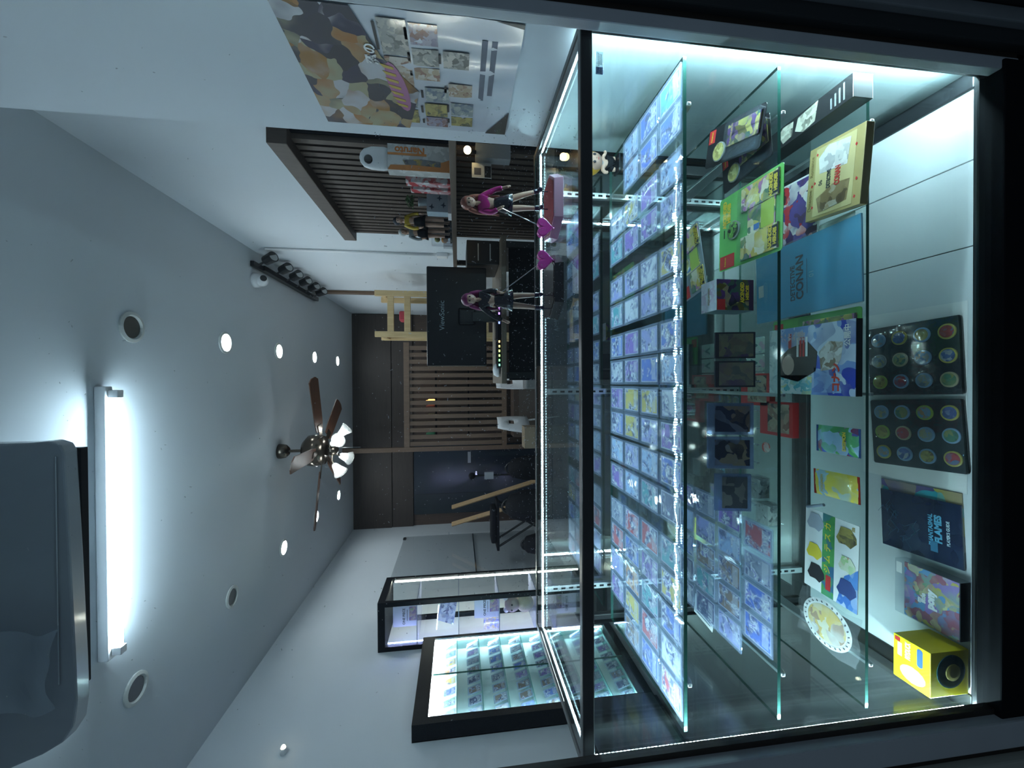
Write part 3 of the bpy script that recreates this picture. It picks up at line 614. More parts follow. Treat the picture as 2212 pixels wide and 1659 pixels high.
MB().lathe([(.022, 0), (.026, .045), (.027, .05), (.025, .05), (.0215, .003)], n=24).build('tub', ACRYL, t, smooth=True)
for k, (x, y) in enumerate(((0, 0), (.009, .007), (-.009, .006), (.003, -.011))): MB().ball((x, y, .014), .009, 8, 6, 0).build('piece', mat('piece_purple', (.2, .04, .2), .4) if k else mat('piece_green', (.2, .35, .05), .4), t, smooth=True)
t = tag(MB().box(-.045, .045, -.03, .03, 0, .0006).build('price_card', PAPER), 'small white price card with printed lines beside the counter end', 'card')
t.location = (-.655, .30, Z2+.0003); t.rotation_euler = (0, 0, 1.45)
for k in range(5): patch(t, 'print', -.035, .03-.008*(k % 2), .018-.009*k, .0205-.009*k, .0007, INKG)
# small paper charms, stacked boxes at the back of the lower shelf
for k, (x, y) in enumerate(((-.30, .34), (-.37, .30))):
    t = thing('card_box', ('clear topped deck box at the back of lower shelf', 'larger clear deck box in front of the other one')[k], 'box', (x, y, Z3+.0003), 0, 'clear deck boxes')
    MB().box(-.034, .034, -.028, .028, 0, .05+.02*k).build('box', ACRYL, t, bevel=.002)
    MB().box(-.03, .03, -.024, .024, .001, .04).build('deck', art('deck_pic', [(.3, .33, .3), (.5, .52, .48), (.08, .1, .1)], 40, 2), t)
t = tag(MB().lathe([(.016, 0), (.016, .002)], n=20).build('badge', art('badge_red', [(.5, .05, .05), (.7, .1, .08), (.7, .68, .65)], 60, 2)), 'round red badge on pale card below the easels', 'badge')
t.location = (-.175, .33, Z3+.0003)

# ------------------------------------------------------------------ goods on the counter floor
TRAYB = mat('tray_black', (.012, .013, .015), .25, coat=.7, var=.3, scale=40, bump=.4)
RIMS = {'y': mat('disc_yellow', (.55, .45, .08), .35), 'b': mat('disc_blue', (.25, .4, .6), .35), 'l': mat('disc_lime', (.38, .5, .06), .35), 't': mat('disc_tan', (.5, .42, .25), .35), 'g': mat('disc_grey', (.32, .34, .36), .35)}
dcs = [art('disc_pic%d' % k, cs, 60, k) for k, cs in enumerate(([(.05, .1, .3), (.2, .4, .6), (.5, .3, .15)], [(.04, .08, .06), (.1, .25, .15), (.4, .35, .1)], [(.1, .14, .2), (.3, .4, .5), (.45, .4, .2)], [(.3, .02, .03), (.5, .05, .06), (.15, .2, .35)], [(.3, .25, .05), (.5, .42, .1), (.2, .1, .04)], [(.03, .05, .18), (.1, .15, .4), (.5, .5, .5)]))]
sheet_w = tag(MB().box(-.235, .235, .01, .262, 0, .0006).build('paper_sheet', PAPER), 'white paper sheet under the black disc trays', 'sheet')
sheet_w.location = (-.01, .004, ZF+.0002)
for k, (pts, rims) in enumerate((([(1878, 711), (2080, 676), (2090, 855), (1884, 855)], 'byby' 'gtby' 'lbbt'), ([(1885, 862), (2090, 859), (2100, 1028), (1895, 1002)], 'bbly' 'ltbb' 'ybby'))):
    c, wd, dp, a = lay(ZF, pts); c.y = max(c.y, dp/2+.012)
    t = thing('disc_tray', ('black plastic tray of twelve picture discs nearer the blue folder', 'black plastic tray of twelve picture discs nearer the dark guide booklet')[k], 'tray', (c.x, c.y, ZF+.0012), a, 'pair of black disc trays')
    MB().prism(rrect(wd/2-.003, dp/2, .006), 0, .006).build('tray', TRAYB, t, bevel=.0015)
    for i in range(12):
        col, row = i//4, i % 4
        x = wd*(.30-.30*col); y = dp*(.36-.245*row)
        dsc = MB().lathe([(.0195, .006), (.0195, .0085), (.018, .0092)], (x, y, 0), 24).build('disc', RIMS[rims[i]], t)
        MB().lathe([(.0155, .0092), (.0155, .0096)], (x, y, 0), 20).build('disc_picture', dcs[(i*5+k*2) % 6], dsc)
    MB().prism(rrect(wd/2-.004, dp/2-.002, .006), .0105, .0115).build('clear_cover', glass('tray_film', (.97, .98, .98), .06, .02, bump=.8, scale=35), t)
c, wd, dp, a = lay(ZF, [(1908, 1055), (2081, 1091), (2089, 1233), (1911, 1173)])
GUIDE = art('guide_navy', [(.008, .012, .04), (.012, .02, .06), (.01, .016, .05), (.02, .035, .08)], 12, 3, .25, .7)
t = thing('guide_booklet', 'teal and yellow booklet peeking out under the dark guide', 'booklet', (c.x+.036, c.y+.002, ZF+.0003), a)
MB().box(-wd*.45, wd*.45, -dp/2, dp/2, 0, .003).build('cover', art('guide_teal', [(.02, .3, .42), (.05, .42, .5), (.6, .48, .06), (.08, .06, .3)], 9, 5), t)
t = thing('guide_booklet', 'dark navy player guide booklet with light blue title on counter floor', 'booklet', (c.x, c.y, ZF+.0036), a)
MB().box(-wd/2, wd/2, -dp/2, dp/2, 0, .004).build('cover', GUIDE, t)
CY = mat('print_cyan', (.15, .5, .75), .35)
text(t, 'PHANTASMAL', (.0, -.028, .0043), .0135, CY, bold=.04, sx=.95); text(t, 'FLAMES', (.005, -.045, .0043), .021, CY, bold=.05, sx=1.0)
text(t, "PLAYER'S GUIDE", (.0, -.066, .0043), .0095, mat('print_icewhite', (.6, .75, .85), .4), bold=.03, sx=.9)
patch(t, 'small_logo', -.055, -.028, -.042, -.026, .0041, mat('print_steelblue', (.05, .2, .35), .4))
ln = MB(); rr = random.Random(5)
for k in range(9):
    p = [rr.uniform(-.05, .05), rr.uniform(-.005, .07)]
    for j in range(5):
        q = [p[0]+rr.uniform(-.022, .022), p[1]+rr.uniform(-.016, .016)]; ln.cyl((p[0], p[1], .0043), (q[0], q[1], .0043), .0004, .0004, 4); p = q
tag(ln.build('line_drawing', mat('line_teal', (.04, .12, .18), .4), t), kind='stuff')
px0, px1 = pix(2, ZF, 2107, 1261), pix(2, ZF, 2107, 1392)
wd = px0.x-px1.x; H = .034
tp = pix(2, ZF+H, 1937, 1212)
t = thing('clear_picture_box', 'clear plastic box with busy multicolour picture beside the yellow carton', 'box', ((px0.x+px1.x)/2, .004, ZF+.0003))
dpp = min(.16, tp.y)
MB().box(-wd/2, wd/2, 0, dpp, 0, H).build('clear_box', ACRYL, t, bevel=.001)
pn = MB().box(-wd/2+.002, wd/2-.002, .003, dpp-.022, H-.004, H-.002).build('picture_panel', art('picture_multi', [(.15, .08, .3), (.5, .42, .08), (.12, .3, .55), (.35, .1, .15), (.6, .58, .3), (.3, .18, .5), (.2, .4, .15)], 24, 7, .25, .4, 2), t)
b = MB().box(-wd/2+.002, wd/2-.002, .002, .004, .001, H-.004).build('front_panel', MATTE, t)
text(pn, 'my', (-.012, .088, H-.0012), .012, WHT, bold=.06); text(pn, 'little', (-.004, .078, H-.0012), .014, WHT, bold=.06); text(pn, 'pony', (.0, .062, H-.0012), .024, WHT, bold=.07)
patch(t, 'price_label', wd*.25, wd*.45, dpp-.018, dpp-.004, H+.0004, PAPER)
q2, q3 = pix(2, ZF+.1, 2010, 1413), pix(2, ZF+.1, 2014, 1513)
s_ = .108
t = thing('toy_carton', 'bright yellow toy carton with round window in the counter corner', 'box', (-.672, .006, ZF+.0065))
YB_ = mat('carton_yellow', (.85, .68, .02), .35, coat=.3, var=.05)
MB().box(-s_/2, s_/2, 0, .082, 0, s_).build('carton', YB_, t, bevel=.001)
w0 = MB().lathe([(.04, 0), (.04, .0015), (.036, .0018)], (.006, -.0005, .052), 28, 0, FRONT).build('window', mat('window_teal', (.02, .06, .07), .15, coat=.8), t)
MB().lathe([(.02, .0018), (.02, .003), (.012, .004)], (.004, -.0005, .048), 18, 0, FRONT).build('window_toy', mat('toy_dim_yellow', (.2, .17, .04), .5), w0)
ps = MB().prism([(.02*math.cos(i*PI/7)-.026, .019*math.sin(i*PI/7)*1.5+.038) for i in range(14)], s_+.0003, s_+.0007).build('printed_shape', mat('print_pale_lime', (.62, .72, .3), .35), t)
MB().prism([(.012*math.cos(i*PI/6)-.022, .012*math.sin(i*PI/6)+.05) for i in range(12)], s_+.0008, s_+.0011).build('printed_spot', mat('print_pale_mint', (.55, .78, .5), .35), ps)
text(t, 'PSYDUCK', (.027, .048, s_+.0008), .0155, CREAM, bold=.06, sx=.62, rot=0); patch(t, 'title_strip', .005, .038, .062, .072, s_+.0003, CREAM)
MB().prism([(x+.026, y+.022) for x, y in rrect(.022, .006, .005)], s_+.0003, s_+.0008).build('blue_badge', mat('badge_blue', (.06, .16, .5), .35), t)
patch(t, 'red_corner', .04, .05, .066, .078, s_+.0003, RED)

# ------------------------------------------------------------------ figurines
def skinmesh(name, pts, edges, rad, M, parent, sub=2):
    me = bpy.data.meshes.new(name); me.from_pydata([Vector(p) for p in pts], edges, [])
    o = bpy.data.objects.new(name, me); C.objects.link(o)
    md = o.modifiers.new('sk', 'SKIN'); s2 = o.modifiers.new('sb', 'SUBSURF'); s2.levels = s2.render_levels = sub
    for i, v in enumerate(me.skin_vertices[0].data):
        r = rad[i]; v.radius = (r, r) if not isinstance(r, tuple) else r; v.use_root = (i == 0)
    bpy.context.view_layer.update()
    m2 = bpy.data.meshes.new_from_object(o.evaluated_get(bpy.context.evaluated_depsgraph_get())); bpy.data.objects.remove(o)
    m2.name = name; m2.materials.clear(); m2.materials.append(M)
    for p in m2.polygons: p.use_smooth = True
    q = bpy.data.objects.new(name, m2); C.objects.link(q); q.parent = parent
    return q
def doll(t, z0, H, lf, rf, lh, rh, hair, top, skirt, boots, legskin=True, tilt=0.0, longhair=True):
    """slim standing figurine: feet lf/rf and hands lh/rh as (x, y, z) above the base"""
    k = H/1.6
    P = lambda x, y, z: Vector((x*k, y*k, z0+z*k))
    hip, ch, nk, hd = P(0, 0, .86), P(0, -.01, 1.16), P(0, 0, 1.34), P(tilt, -.02, 1.46)
    def leg(f, s):
        f = P(*f); h = P(.075*s, 0, .82); kn = (f+h)/2+Vector((0, -.03*k, .0)); return h, kn, f
    lk, rk = leg(lf, 1), leg(rf, -1)
    def arm(hh, s):
        a = P(.13*s, 0, 1.27); b = P(*hh); e = (a+b)/2+Vector((s*.05*k, .03*k, -.02*k)); return a, e, b
    la, ra = arm(lh, 1), arm(rh, -1)
    toe = lambda f: f+Vector((0, -.09*k, -.015*k))
    pts = [hip, ch, nk, hd, *lk, toe(lk[2]), *rk, toe(rk[2]), *la, *ra]
    for hand, e in ((la[2], la[1]), (ra[2], ra[1])):                    # five stubby fingers each
        d = (hand-e).normalized()
        sd = d.orthogonal().normalized()
        for j in range(4): pts += [hand+d*(.05+.012*(j in (1, 2)))*k+sd*(j-1.5)*.017*k]
        pts += [hand+sd*.045*k+d*.012*k]
    ed = [(0, 1), (1, 2), (2, 3), (0, 4), (4, 5), (5, 6), (6, 7), (0, 8), (8, 9), (9, 10), (10, 11), (1, 12), (12, 13), (13, 14), (1, 15), (15, 16), (16, 17)]
    ed += [(14, 18+j) for j in range(5)]+[(17, 23+j) for j in range(5)]
    r = [.10, .105, .045, .02, .075, .055, .035, .03, .075, .055, .035, .03, .045, .033, .026, .045, .033, .026]+[.010]*10
    skinmesh('body', pts, ed, [v*k for v in r], SKIN, t)
    hdm = MB().ball(hd+Vector((0, 0, .02*k)), .098*k, 16, 12, 0, (1, 1.05, 1.2)).build('head', SKIN, t, smooth=True)
    fc = hd+Vector((0, -.098*k, .015*k))
    for s in (-1, 1): MB().ball(fc+Vector((s*.036*k, .004*k, .012*k)), .014*k, 8, 6, 0, (1, .6, 1.2)).build('eye', INK, hdm, smooth=True)
    MB().ball(fc+Vector((0, 0, -.02*k)), .009*k, 6, 5).build('nose', SKIN, hdm, smooth=True)
    MB().ball(fc+Vector((0, .006*k, -.05*k)), .014*k, 8, 5, 0, (1.2, .5, .4)).build('mouth', mat('fig_lip', (.45, .12, .14), .4), hdm, smooth=True)
    for s in (-1, 1): MB().ball(hd+Vector((s*.098*k, 0, .01*k)), .02*k, 6, 5, 0, (.6, 1, 1.4)).build('ear', SKIN, hdm, smooth=True)
    hr = MB().ball(hd+Vector((0, .02*k, .05*k)), .122*k, 16, 12, 0, (1, 1.03, 1.08))
    hr.v = [(x, y if y > hd.y-.055*k or z > hd.z+.07*k else hd.y-.055*k, z) for x, y, z in hr.v]
    hair_o = hr.build('hair', hair, t, smooth=True)
    if longhair:
        for j in range(7):
            a = PI*(.02+.16*j); x0, y0 = .1*math.cos(a), .06*math.sin(a)+.02
            q = [hd+Vector((x0*k, y0*k, .04*k)), hd+Vector((x0*1.5*k, (y0+.03)*k, -.14*k)), hd+Vector(((x0*1.35+.03*math.sin(j*2))*k, (y0+.05)*k, -.34*k)), hd+Vector(((x0*1.7+.03*math.cos(j*2))*k, (y0+.07)*k, -.55*k))]
            skinmesh('lock', q, [(0, 1), (1, 2), (2, 3)], [.045*k, .045*k, .038*k, .01*k], hair, hair_o, 1)
    # clothing follows the body
    skinmesh('jacket', [ch+Vector((0, 0, -.13*k)), ch, nk-Vector((0, 0, .06*k)), la[0], la[1], la[1]*.35+la[2]*.65, ra[0], ra[1], ra[1]*.35+ra[2]*.65], [(0, 1), (1, 2), (1, 3), (3, 4), (4, 5), (1, 6), (6, 7), (7, 8)], [v*k for v in (.115, .125, .07, .062, .05, .05, .062, .05, .05)], top, t)
    MB().lathe([(.1*k, z0+1.04*k), (.125*k, z0+.96*k), (.16*k, z0+.84*k), (.21*k, z0+.70*k), (.2*k, z0+.705*k), (.09*k, z0+.9*k)], n=18).build('skirt', skirt, t, smooth=True)
    for L in (lk, rk):
        q = L[1]*.45+L[2]*.55
        skinmesh('boot', [q, L[2]+Vector((0, 0, .02*k)), toe(L[2])+Vector((0, -.01*k, .006*k))], [(0, 1), (1, 2)], [.052*k, .047*k, .04*k], boots, t)
        MB().cyl((L[2].x, L[2].y+.02*k, L[2].z), (L[2].x, L[2].y+.02*k, z0), .012*k, .01*k, 8).build('heel', boots, t)
    return [la[2], ra[2]]
def slab6(w_, d_, ch_): return [(-w_+ch_, -d_), (w_-ch_, -d_), (w_, -d_*.1), (w_-ch_*.4, d_), (-w_+ch_*.4, d_), (-w_, -d_*.1)]
PINKB = mat('base_pink', (.72, .42, .58), .3, coat=.3); PINKT = mat('base_top_rose', (.42, .08, .10), .35); HEART = mat('heart_pink', (.75, .07, .45), .15, coat=1)
BASEK = mat('base_black', (.012, .013, .018), .25, coat=.6)
BLKL = mat('fig_black_gloss', (.012, .012, .02), .2, coat=.8); MAG = mat('fig_magenta', (.45, .02, .2), .3, coat=.3); MHAIR = mat('hair_magenta', (.22, .015, .11), .4, coat=.2); RHAIR = mat('hair_auburn', (.30, .09, .06), .4, coat=.2)
BOOT = mat('fig_boot_navy', (.03, .025, .07), .25, coat=.6)
def heart(c, r, parent):
    hp = [(r*.065*16*math.sin(a)**3, r*.065*(13*math.cos(a)-5*math.cos(2*a)-2*math.cos(3*a)-math.cos(4*a))) for a in [2*PI*i/22 for i in range(22)]]
    return MB().prism(hp, -r*.35, r*.35, 0, Matrix.Translation(c) @ FRONT).build('heart', HEART, parent, smooth=False, bevel=r*.12)
for label, bx, base, topm, hair, jk, sk, bt, lf, rf, lh, rh, hx, stick in (
    ('auburn haired figurine in black and magenta jacket on a pink six sided base', .475, PINKB, PINKT, RHAIR, MAG, BLKL, BOOT, (.30, .0, .16), (-.02, .02, .14), (.30, -.08, .78), (-.10, -.12, .90), -.07, 0),
    ('magenta haired figurine in black dress on a black six sided base', .272, BASEK, BASEK, MHAIR, BLKL, BLKL, BOOT, (.14, .1, .14), (-.13, .0, .14), (.12, -.12, .92), (-.40, -.05, .80), .055, 1)):
    t = thing('figurine', label, 'figurine', (bx, .195, TOPZ+.0003), 0, 'figurines on the counter top')
    b = MB().prism(slab6(.083, .062, .035), 0, .022, 0, None, slab6(.079, .058, .033)); b.build('base', base, t, bevel=.001)
    MB().prism(slab6(.072, .052, .030), .0222, .0232).build('base_top', topm, t)
    ox = .0 if stick == 0 else -.035
    hold = bpy.data.objects.new('figure', None); C.objects.link(hold); hold.parent = t; hold.location = (ox, 0, 0)
    hands = doll(hold, .0232, .215, lf, rf, lh, rh, hair, jk, sk, bt)
    hd_ = hands[1] if stick == 0 else hands[0]
    hc = Vector((hx, -.045, .0423+.002))
    MB().cyl(hd_+Vector((ox, 0, 0)), hc, .0011, .0011, 6).build('stick', CHROME, t)
    heart(hc, .0225, t)
t = thing('figurine', 'small yellow haired figurine in dark clothes at the shelf corner', 'figurine', (.70, .385, Z1+.0003))
YH = mat('hair_yellow', (.62, .32, .02), .45)
MB().prism(rrect(.028, .022, .008), 0, .004).build('base', BASEK, t)
k = .125
q_ = .74
def zs(p): return [(x, y, z*q_) for x, y, z in p]
skinmesh('body', zs([(0, 0, .045), (0, 0, .062), (0, 0, .074), (.012, 0, .035), (.016, 0, .018), (.017, -.004, .009), (-.012, 0, .035), (-.016, 0, .018), (-.017, -.004, .009), (.02, 0, .064), (.03, -.006, .054), (.034, -.012, .062), (-.02, 0, .064), (-.03, -.006, .054), (-.03, -.012, .046)]),
    [(0, 1), (1, 2), (0, 3), (3, 4), (4, 5), (0, 6), (6, 7), (7, 8), (1, 9), (9, 10), (10, 11), (1, 12), (12, 13), (13, 14)], [.012, .013, .007, .008, .007, .007, .008, .007, .007, .006, .005, .005, .006, .005, .005], SKIN, t)
skinmesh('trousers', zs([(0, 0, .044), (.012, 0, .035), (.0165, 0, .014), (-.012, 0, .035), (-.0165, 0, .014)]), [(0, 1), (1, 2), (0, 3), (3, 4)], [.0145, .0105, .0095, .0105, .0095], MATTE, t)
skinmesh('shirt', zs([(0, 0, .05), (0, 0, .066), (.019, 0, .065), (-.019, 0, .065)]), [(0, 1), (1, 2), (1, 3)], [.0145, .0155, .009, .009], mat('fig_grey_shirt', (.3, .31, .33), .5), t)
hm = MB().ball((0, -.002, .080), .029, 16, 12).build('head', mat('toy_skin', (.48, .30, .22), .5), t, smooth=True)
for s_i in (-1, 1): MB().ball((s_i*.011, -.0295, .083), .0038, 8, 6, 0, (1, .6, 1.3)).build('eye', INK, hm, smooth=True)
MB().ball((0, -.0315, .077), .0022, 6, 5).build('nose', SKIN, hm, smooth=True); MB().ball((0, -.0285, .071), .0034, 6, 5, 0, (1.4, .6, .5)).build('mouth', RED, hm, smooth=True)
hh = MB().ball((0, .004, .084), .0335, 16, 10)
hh.v = [(x, max(y, -.017) if z < .092 else y, z) for x, y, z in hh.v]
ho = hh.build('hair', YH, t, smooth=True)
for j in range(9):
    a = j*2*PI/9; MB().cyl((.021*math.cos(a), .004+.021*math.sin(a), .104), (.038*math.cos(a), .004+.038*math.sin(a), .098+.012*(j % 2)), .0105, .0006, 6).build('spike', YH, ho, smooth=True)
for j in range(5): MB().cyl((-.018+.009*j, -.024, .108), (-.020+.010*j, -.0325, .091), .006, .0006, 6).build('fringe', YH, ho, smooth=True)

# ------------------------------------------------------------------ poster on the pilaster
def P4(f): return pix(0, XP, *f)
pz0, pz1 = 1.205, 1.715; py0, py1 = .035, .415
t = thing('wall_poster', 'glossy poster with dark orange picture and rows of small pictures on white wall', 'poster', (XP-.001, (py0+py1)/2, pz0))
W2 = (py1-py0)/2; H_ = pz1-pz0
def pp(name, x0, x1, z0, z1, d, M, parent=None): return patch(parent or t, name, x0, x1, z0, z1, d, M, LEFTF, .0006)
b = MB(); n = 16; vs = []
for j in range(n+1):
    for i in range(n+1):
        u, v = i/n*2-1, j/n
        vs.append((-.0015-.0025*abs(math.sin(v*9+u))**3-.002*(math.sin(u*7)**6), -u*W2, v*H_))
b.add(vs, [(j*(n+1)+i, j*(n+1)+i+1, (j+1)*(n+1)+i+1, (j+1)*(n+1)+i) for j in range(n) for i in range(n)])
b.build('sheet', mat('poster_paper', (.55, .58, .64), .2, coat=.6, var=.1, scale=9), t, smooth=True)
top = MB().prism([(-W2, H_*.55), (-W2*.2, H_*.47), (W2*.35, H_*.62), (W2, H_*.70), (W2, H_), (-W2, H_)], .0055, .006, 0, LEFTF).build('big_picture', art('poster_pic', [(.01, .01, .015), (.02, .02, .03), (.30, .14, .02), (.5, .5, .52), (.02, .02, .05), (.03, .03, .04), (.35, .33, .2), (.35, .14, .03)], 13, 5, .4, .1, 1), t)
OUT = mat('poster_title', (.55, .38, .06), .3, coat=.5); PPK = mat('poster_pinkoval', (.42, .16, .3), .3)
MB().prism([(.085*math.cos(i*PI/8)-.03, .022*math.sin(i*PI/8)+.012*math.cos(i*PI/8)+H_*.57) for i in range(16)], .0062, .0066, 0, LEFTF).build('title_oval', PPK, t)
for k_ in range(7):
    x_ = -.10+.022*k_; MB().prism([(x_, H_*.54+.003*k_), (x_+.008, H_*.54+.003*k_), (x_+.018, H_*.60+.003*k_), (x_+.006, H_*.585+.003*k_)], .0068, .0072, 0, LEFTF).build('title_stroke', OUT, t)
text(t, '忍の', (-.0072, -.075, H_*.66), .03, WHT, LEFTF, bold=.03)
rp = random.Random(2)
cells = [(-.17, -.075, .28), (-.07, .03, .28), (.04, .10, .28), (.11, .165, .28), (-.165, -.11, .215), (-.10, -.05, .215), (-.045, -.005, .215), (.02, .07, .195), (.08, .13, .2), (.135, .175, .2), (-.1, -.05, .145), (.0, .045, .135), (.07, .12, .13), (.125, .165, .13)]
for k, (a, b_, z) in enumerate(cells):
    pp('small_picture', -b_, -a, z-.03, z+.03, .0045, art('poster_cell%d' % (k % 5), [[(.05, .05, .05), (.3, .3, .28), (.5, .45, .4)], [(.2, .06, .05), (.4, .3, .2), (.55, .5, .45)], [(.06, .1, .2), (.25, .3, .3), (.5, .5, .45)], [(.2, .15, .04), (.45, .38, .12), (.1, .1, .05)], [(.15, .12, .2), (.35, .32, .4), (.2, .08, .05)]][k % 5], 50, k), None)
    pp('caption', -b_+.012, -a-.012, z+.035, z+.041, .0045, INK)
for k in range(2): pp('caption', -.05+.02*k, .14, .075-.022*k, .088-.022*k, .0045, mat('poster_ink', (.12, .13, .17), .5))
MB().prism([(-W2, .0), (-W2+.10, .0), (-W2, .06)], .0045, .005, 0, LEFTF).build('dark_corner', INK, t)
MB().prism([(W2, .0), (W2, .06), (W2-.012, .0)], .0045, .005, 0, LEFTF).build('dark_corner', INK, t)

# ------------------------------------------------------------------ slatted wall panel and its beam, long wall shelf
sp = thing('slatted_cladding', 'dark brown vertical slat panel with thick top beam on the side wall', 'wall panel')
MB().box(XR-.012, XR-.001, 1.0, 2.12, 0, 2.05).build('backing', MATTE, sp)
MB().box(XR-.085, XR-.001, .97, 2.13, 2.045, 2.125).build('top_beam', SLATW, sp, bevel=.003)
for k in range(22): MB().box(XR-.035, XR-.012, 1.015+k*.0505, 1.015+k*.0505+.033, .0, 2.045).build('slat', SLATW, sp)
sh = thing('long_shelf', 'long narrow dark wooden shelf along the side wall with black legs', 'shelf')
SZ = 1.378
MB().box(.86, XR-.036, .50, 2.22, SZ-.026, SZ).build('board', wood('shelf_brown', (.07, .052, .04), (.12, .09, .07), 5, 'Y'), sh, bevel=.002)
for y in (.55, 2.1): MB().box(.87, .90, y, y+.03, 0, SZ-.026).build('leg', BLACK, sh)
MB().box(.87, .89, .5, 2.2, .62, .65).build('rail', BLACK, sh)
def sit(name, label, cat, x, y, z=SZ, rz=0, grp=None): return thing(name, label, cat, (x, y, z+.0005), rz, grp)
t = sit('tall_carton', 'tall white and orange box with orange title on the wall shelf', 'box', .99, .96)
ORG = art('box_orange', [(.6, .2, .03), (.7, .25, .04), (.62, .22, .04)], 8, 2)
b = MB().box(-.055, .055, 0, .05, 0, .262); b.build('carton', art('box_marble', [(.6, .6, .58), (.72, .72, .7), (.5, .5, .48), (.75, .74, .72)], 18, 3), t)
MB().prism([(-.055, .0), (-.055, .262), (-.035, .25), (-.03, .12), (-.012, .03), (.0, 0)], .0004, .001, 0, FRONT).build('orange_print', ORG, t)
MB().prism([(-.035, .04), (-.012, .04), (-.005, .12), (-.012, .2), (-.03, .19)], .0012, .0016, 0, FRONT).build('figure_print', art('figure_print', [(.04, .04, .05), (.2, .2, .2), (.5, .35, .05)], 40, 2), t)
patch(t, 'orange_band', .008, .018, .10, .262, .0004, ORG, FRONT)
text(t, 'Naruto', (.030, -.001, .17), .042, mat('print_orange', (.65, .2, .03), .4), FRONT, rot=PI/2, bold=.03)
t = thing('rounded_device', 'white rounded device with glossy black face on the orange box', 'device', (.99, .985, SZ+.2632))
MB().lathe([(.046, 0), (.05, .02), (.048, .07), (.038, .1), (.02, .115), (.003, .119)], n=24, sx=1, sy=.5).build('shell', WHITE, t, smooth=True)
MB().ball((-.016, -.0215, .078), .02, 14, 10, 0, (1, .4, .9)).build('face', mat('gloss_black', (.01, .01, .012), .08, coat=1), t, smooth=True)
for k, (x, y, h) in enumerate(((.985, 1.06, .20), (1.0, 1.16, .19))):
    t = sit('snack_carton', ('white and red carton next to the orange titled box', 'white and red carton behind the plant')[k], 'box', x, y, grp='white and red cartons')
    MB().box(-.05, .05, 0, .04, 0, h).build('carton', art('carton_redwhite', [(.75, .74, .74), (.78, .78, .78), (.5, .05, .06), (.74, .74, .75), (.2, .25, .4)], 22, 4), t)
t = sit('picture_carton', 'pale blue carton with dark aircraft shapes on the wall shelf', 'box', .985, 1.30)
MB().box(-.085, .06, 0, .09, 0, .018).build('tray', WHITE, t); MB().box(-.08, .05, 0, .06, .0185, .125).build('carton', mat('pale_blue', (.42, .52, .58), .4), t)
for x, z in ((-.055, .10), (-.01, .06), (.025, .095), (-.045, .04)):
    MB().prism([(x-.017, z), (x-.003, z+.004), (x, z+.016), (x+.005, z+.004), (x+.018, z-.003), (x+.003, z-.004), (x-.002, z-.014), (x-.005, z-.003)], .0004, .001, 0, FRONT).build('aircraft_print', mat('aircraft', (.05, .08, .12), .5), t)
# leafy pot
t = sit('potted_plant', 'small dark green leafy plant in a grey pot on the wall shelf', 'plant', .965, 1.33, SZ+.126)
t.scale = (.62, .62, .58)
MB().lathe([(.028, 0), (.036, .07), (.038, .075), (.03, .07)], n=18).build('pot', GREYBAR, t, smooth=True)
lf = MB(); rr = random.Random(4)
for k in range(160):
    a, e, r = rr.uniform(0, 2*PI), rr.uniform(-.2, 1.4), rr.uniform(.02, .058); c = Vector((math.cos(a)*math.cos(e)*r, math.sin(a)*math.cos(e)*r, .125+math.sin(e)*r*1.1))
    d = Vector((rr.uniform(-1, 1), rr.uniform(-1, 1), rr.uniform(-.3, 1))).normalized()*.014; s_v = d.orthogonal().normalized()*.006
    lf.add([c-d, c+s_v, c+d, c-s_v], [(0, 1, 2, 3)])
tag(lf.build('leaves', mat('leaf_green', (.03, .09, .02), .5, var=.4), t), kind='stuff')
# two character figures on the shelf
for label, x, y, top, hairm, H2 in (('figure with dark hair and yellow top on the wall shelf', .915, 1.47, mat('top_mustard', (.55, .38, .03), .5), mat('hair_blueblack', (.02, .025, .04), .5), .30), ('figure with white hair and grey coat at the shelf end', .90, 1.60, mat('coat_grey', (.22, .25, .26), .5), mat('hair_white', (.6, .62, .62), .5), .29)):
    t = sit('figurine', label, 'figurine', x, y, grp='figures on the wall shelf')
    MB().lathe([(.05, 0), (.05, .012)], n=24).build('base', BASEK, t)
    doll(t, .012, H2, (.09, 0, .02), (-.09, 0, .02), (.2, -.12, .8), (-.2, -.12, .8), hairm, top, MATTE, MATTE, longhair=False)
t = sit('acrylic_rack', 'low clear acrylic card rack at the front of the wall shelf', 'rack', .885, 1.72)
for k in range(4): MB().box(-.022+.014*k, -.018+.014*k, -.03, .03, 0, .055).build('divider', ACRYL, t)
MB().box(-.03, .03, -.03, .03, 0, .004).build('base', ACRYL, t)
t = sit('clear_case', 'tall clear case of orange trinkets beside the acrylic rack', 'case', .93, 1.78)
MB().box(-.035, .035, -.03, .03, 0, .13).build('case', ACRYL, t, bevel=.002)
MB().ball((0, 0, .05), .022, 10, 7).build('trinket', mat('trinket_orange', (.5, .2, .03), .4), t, smooth=True)
MB().ball((.0, 0, .095), .018, 10, 7).build('trinket', mat('trinket_olive', (.2, .2, .06), .4), t, smooth=True)
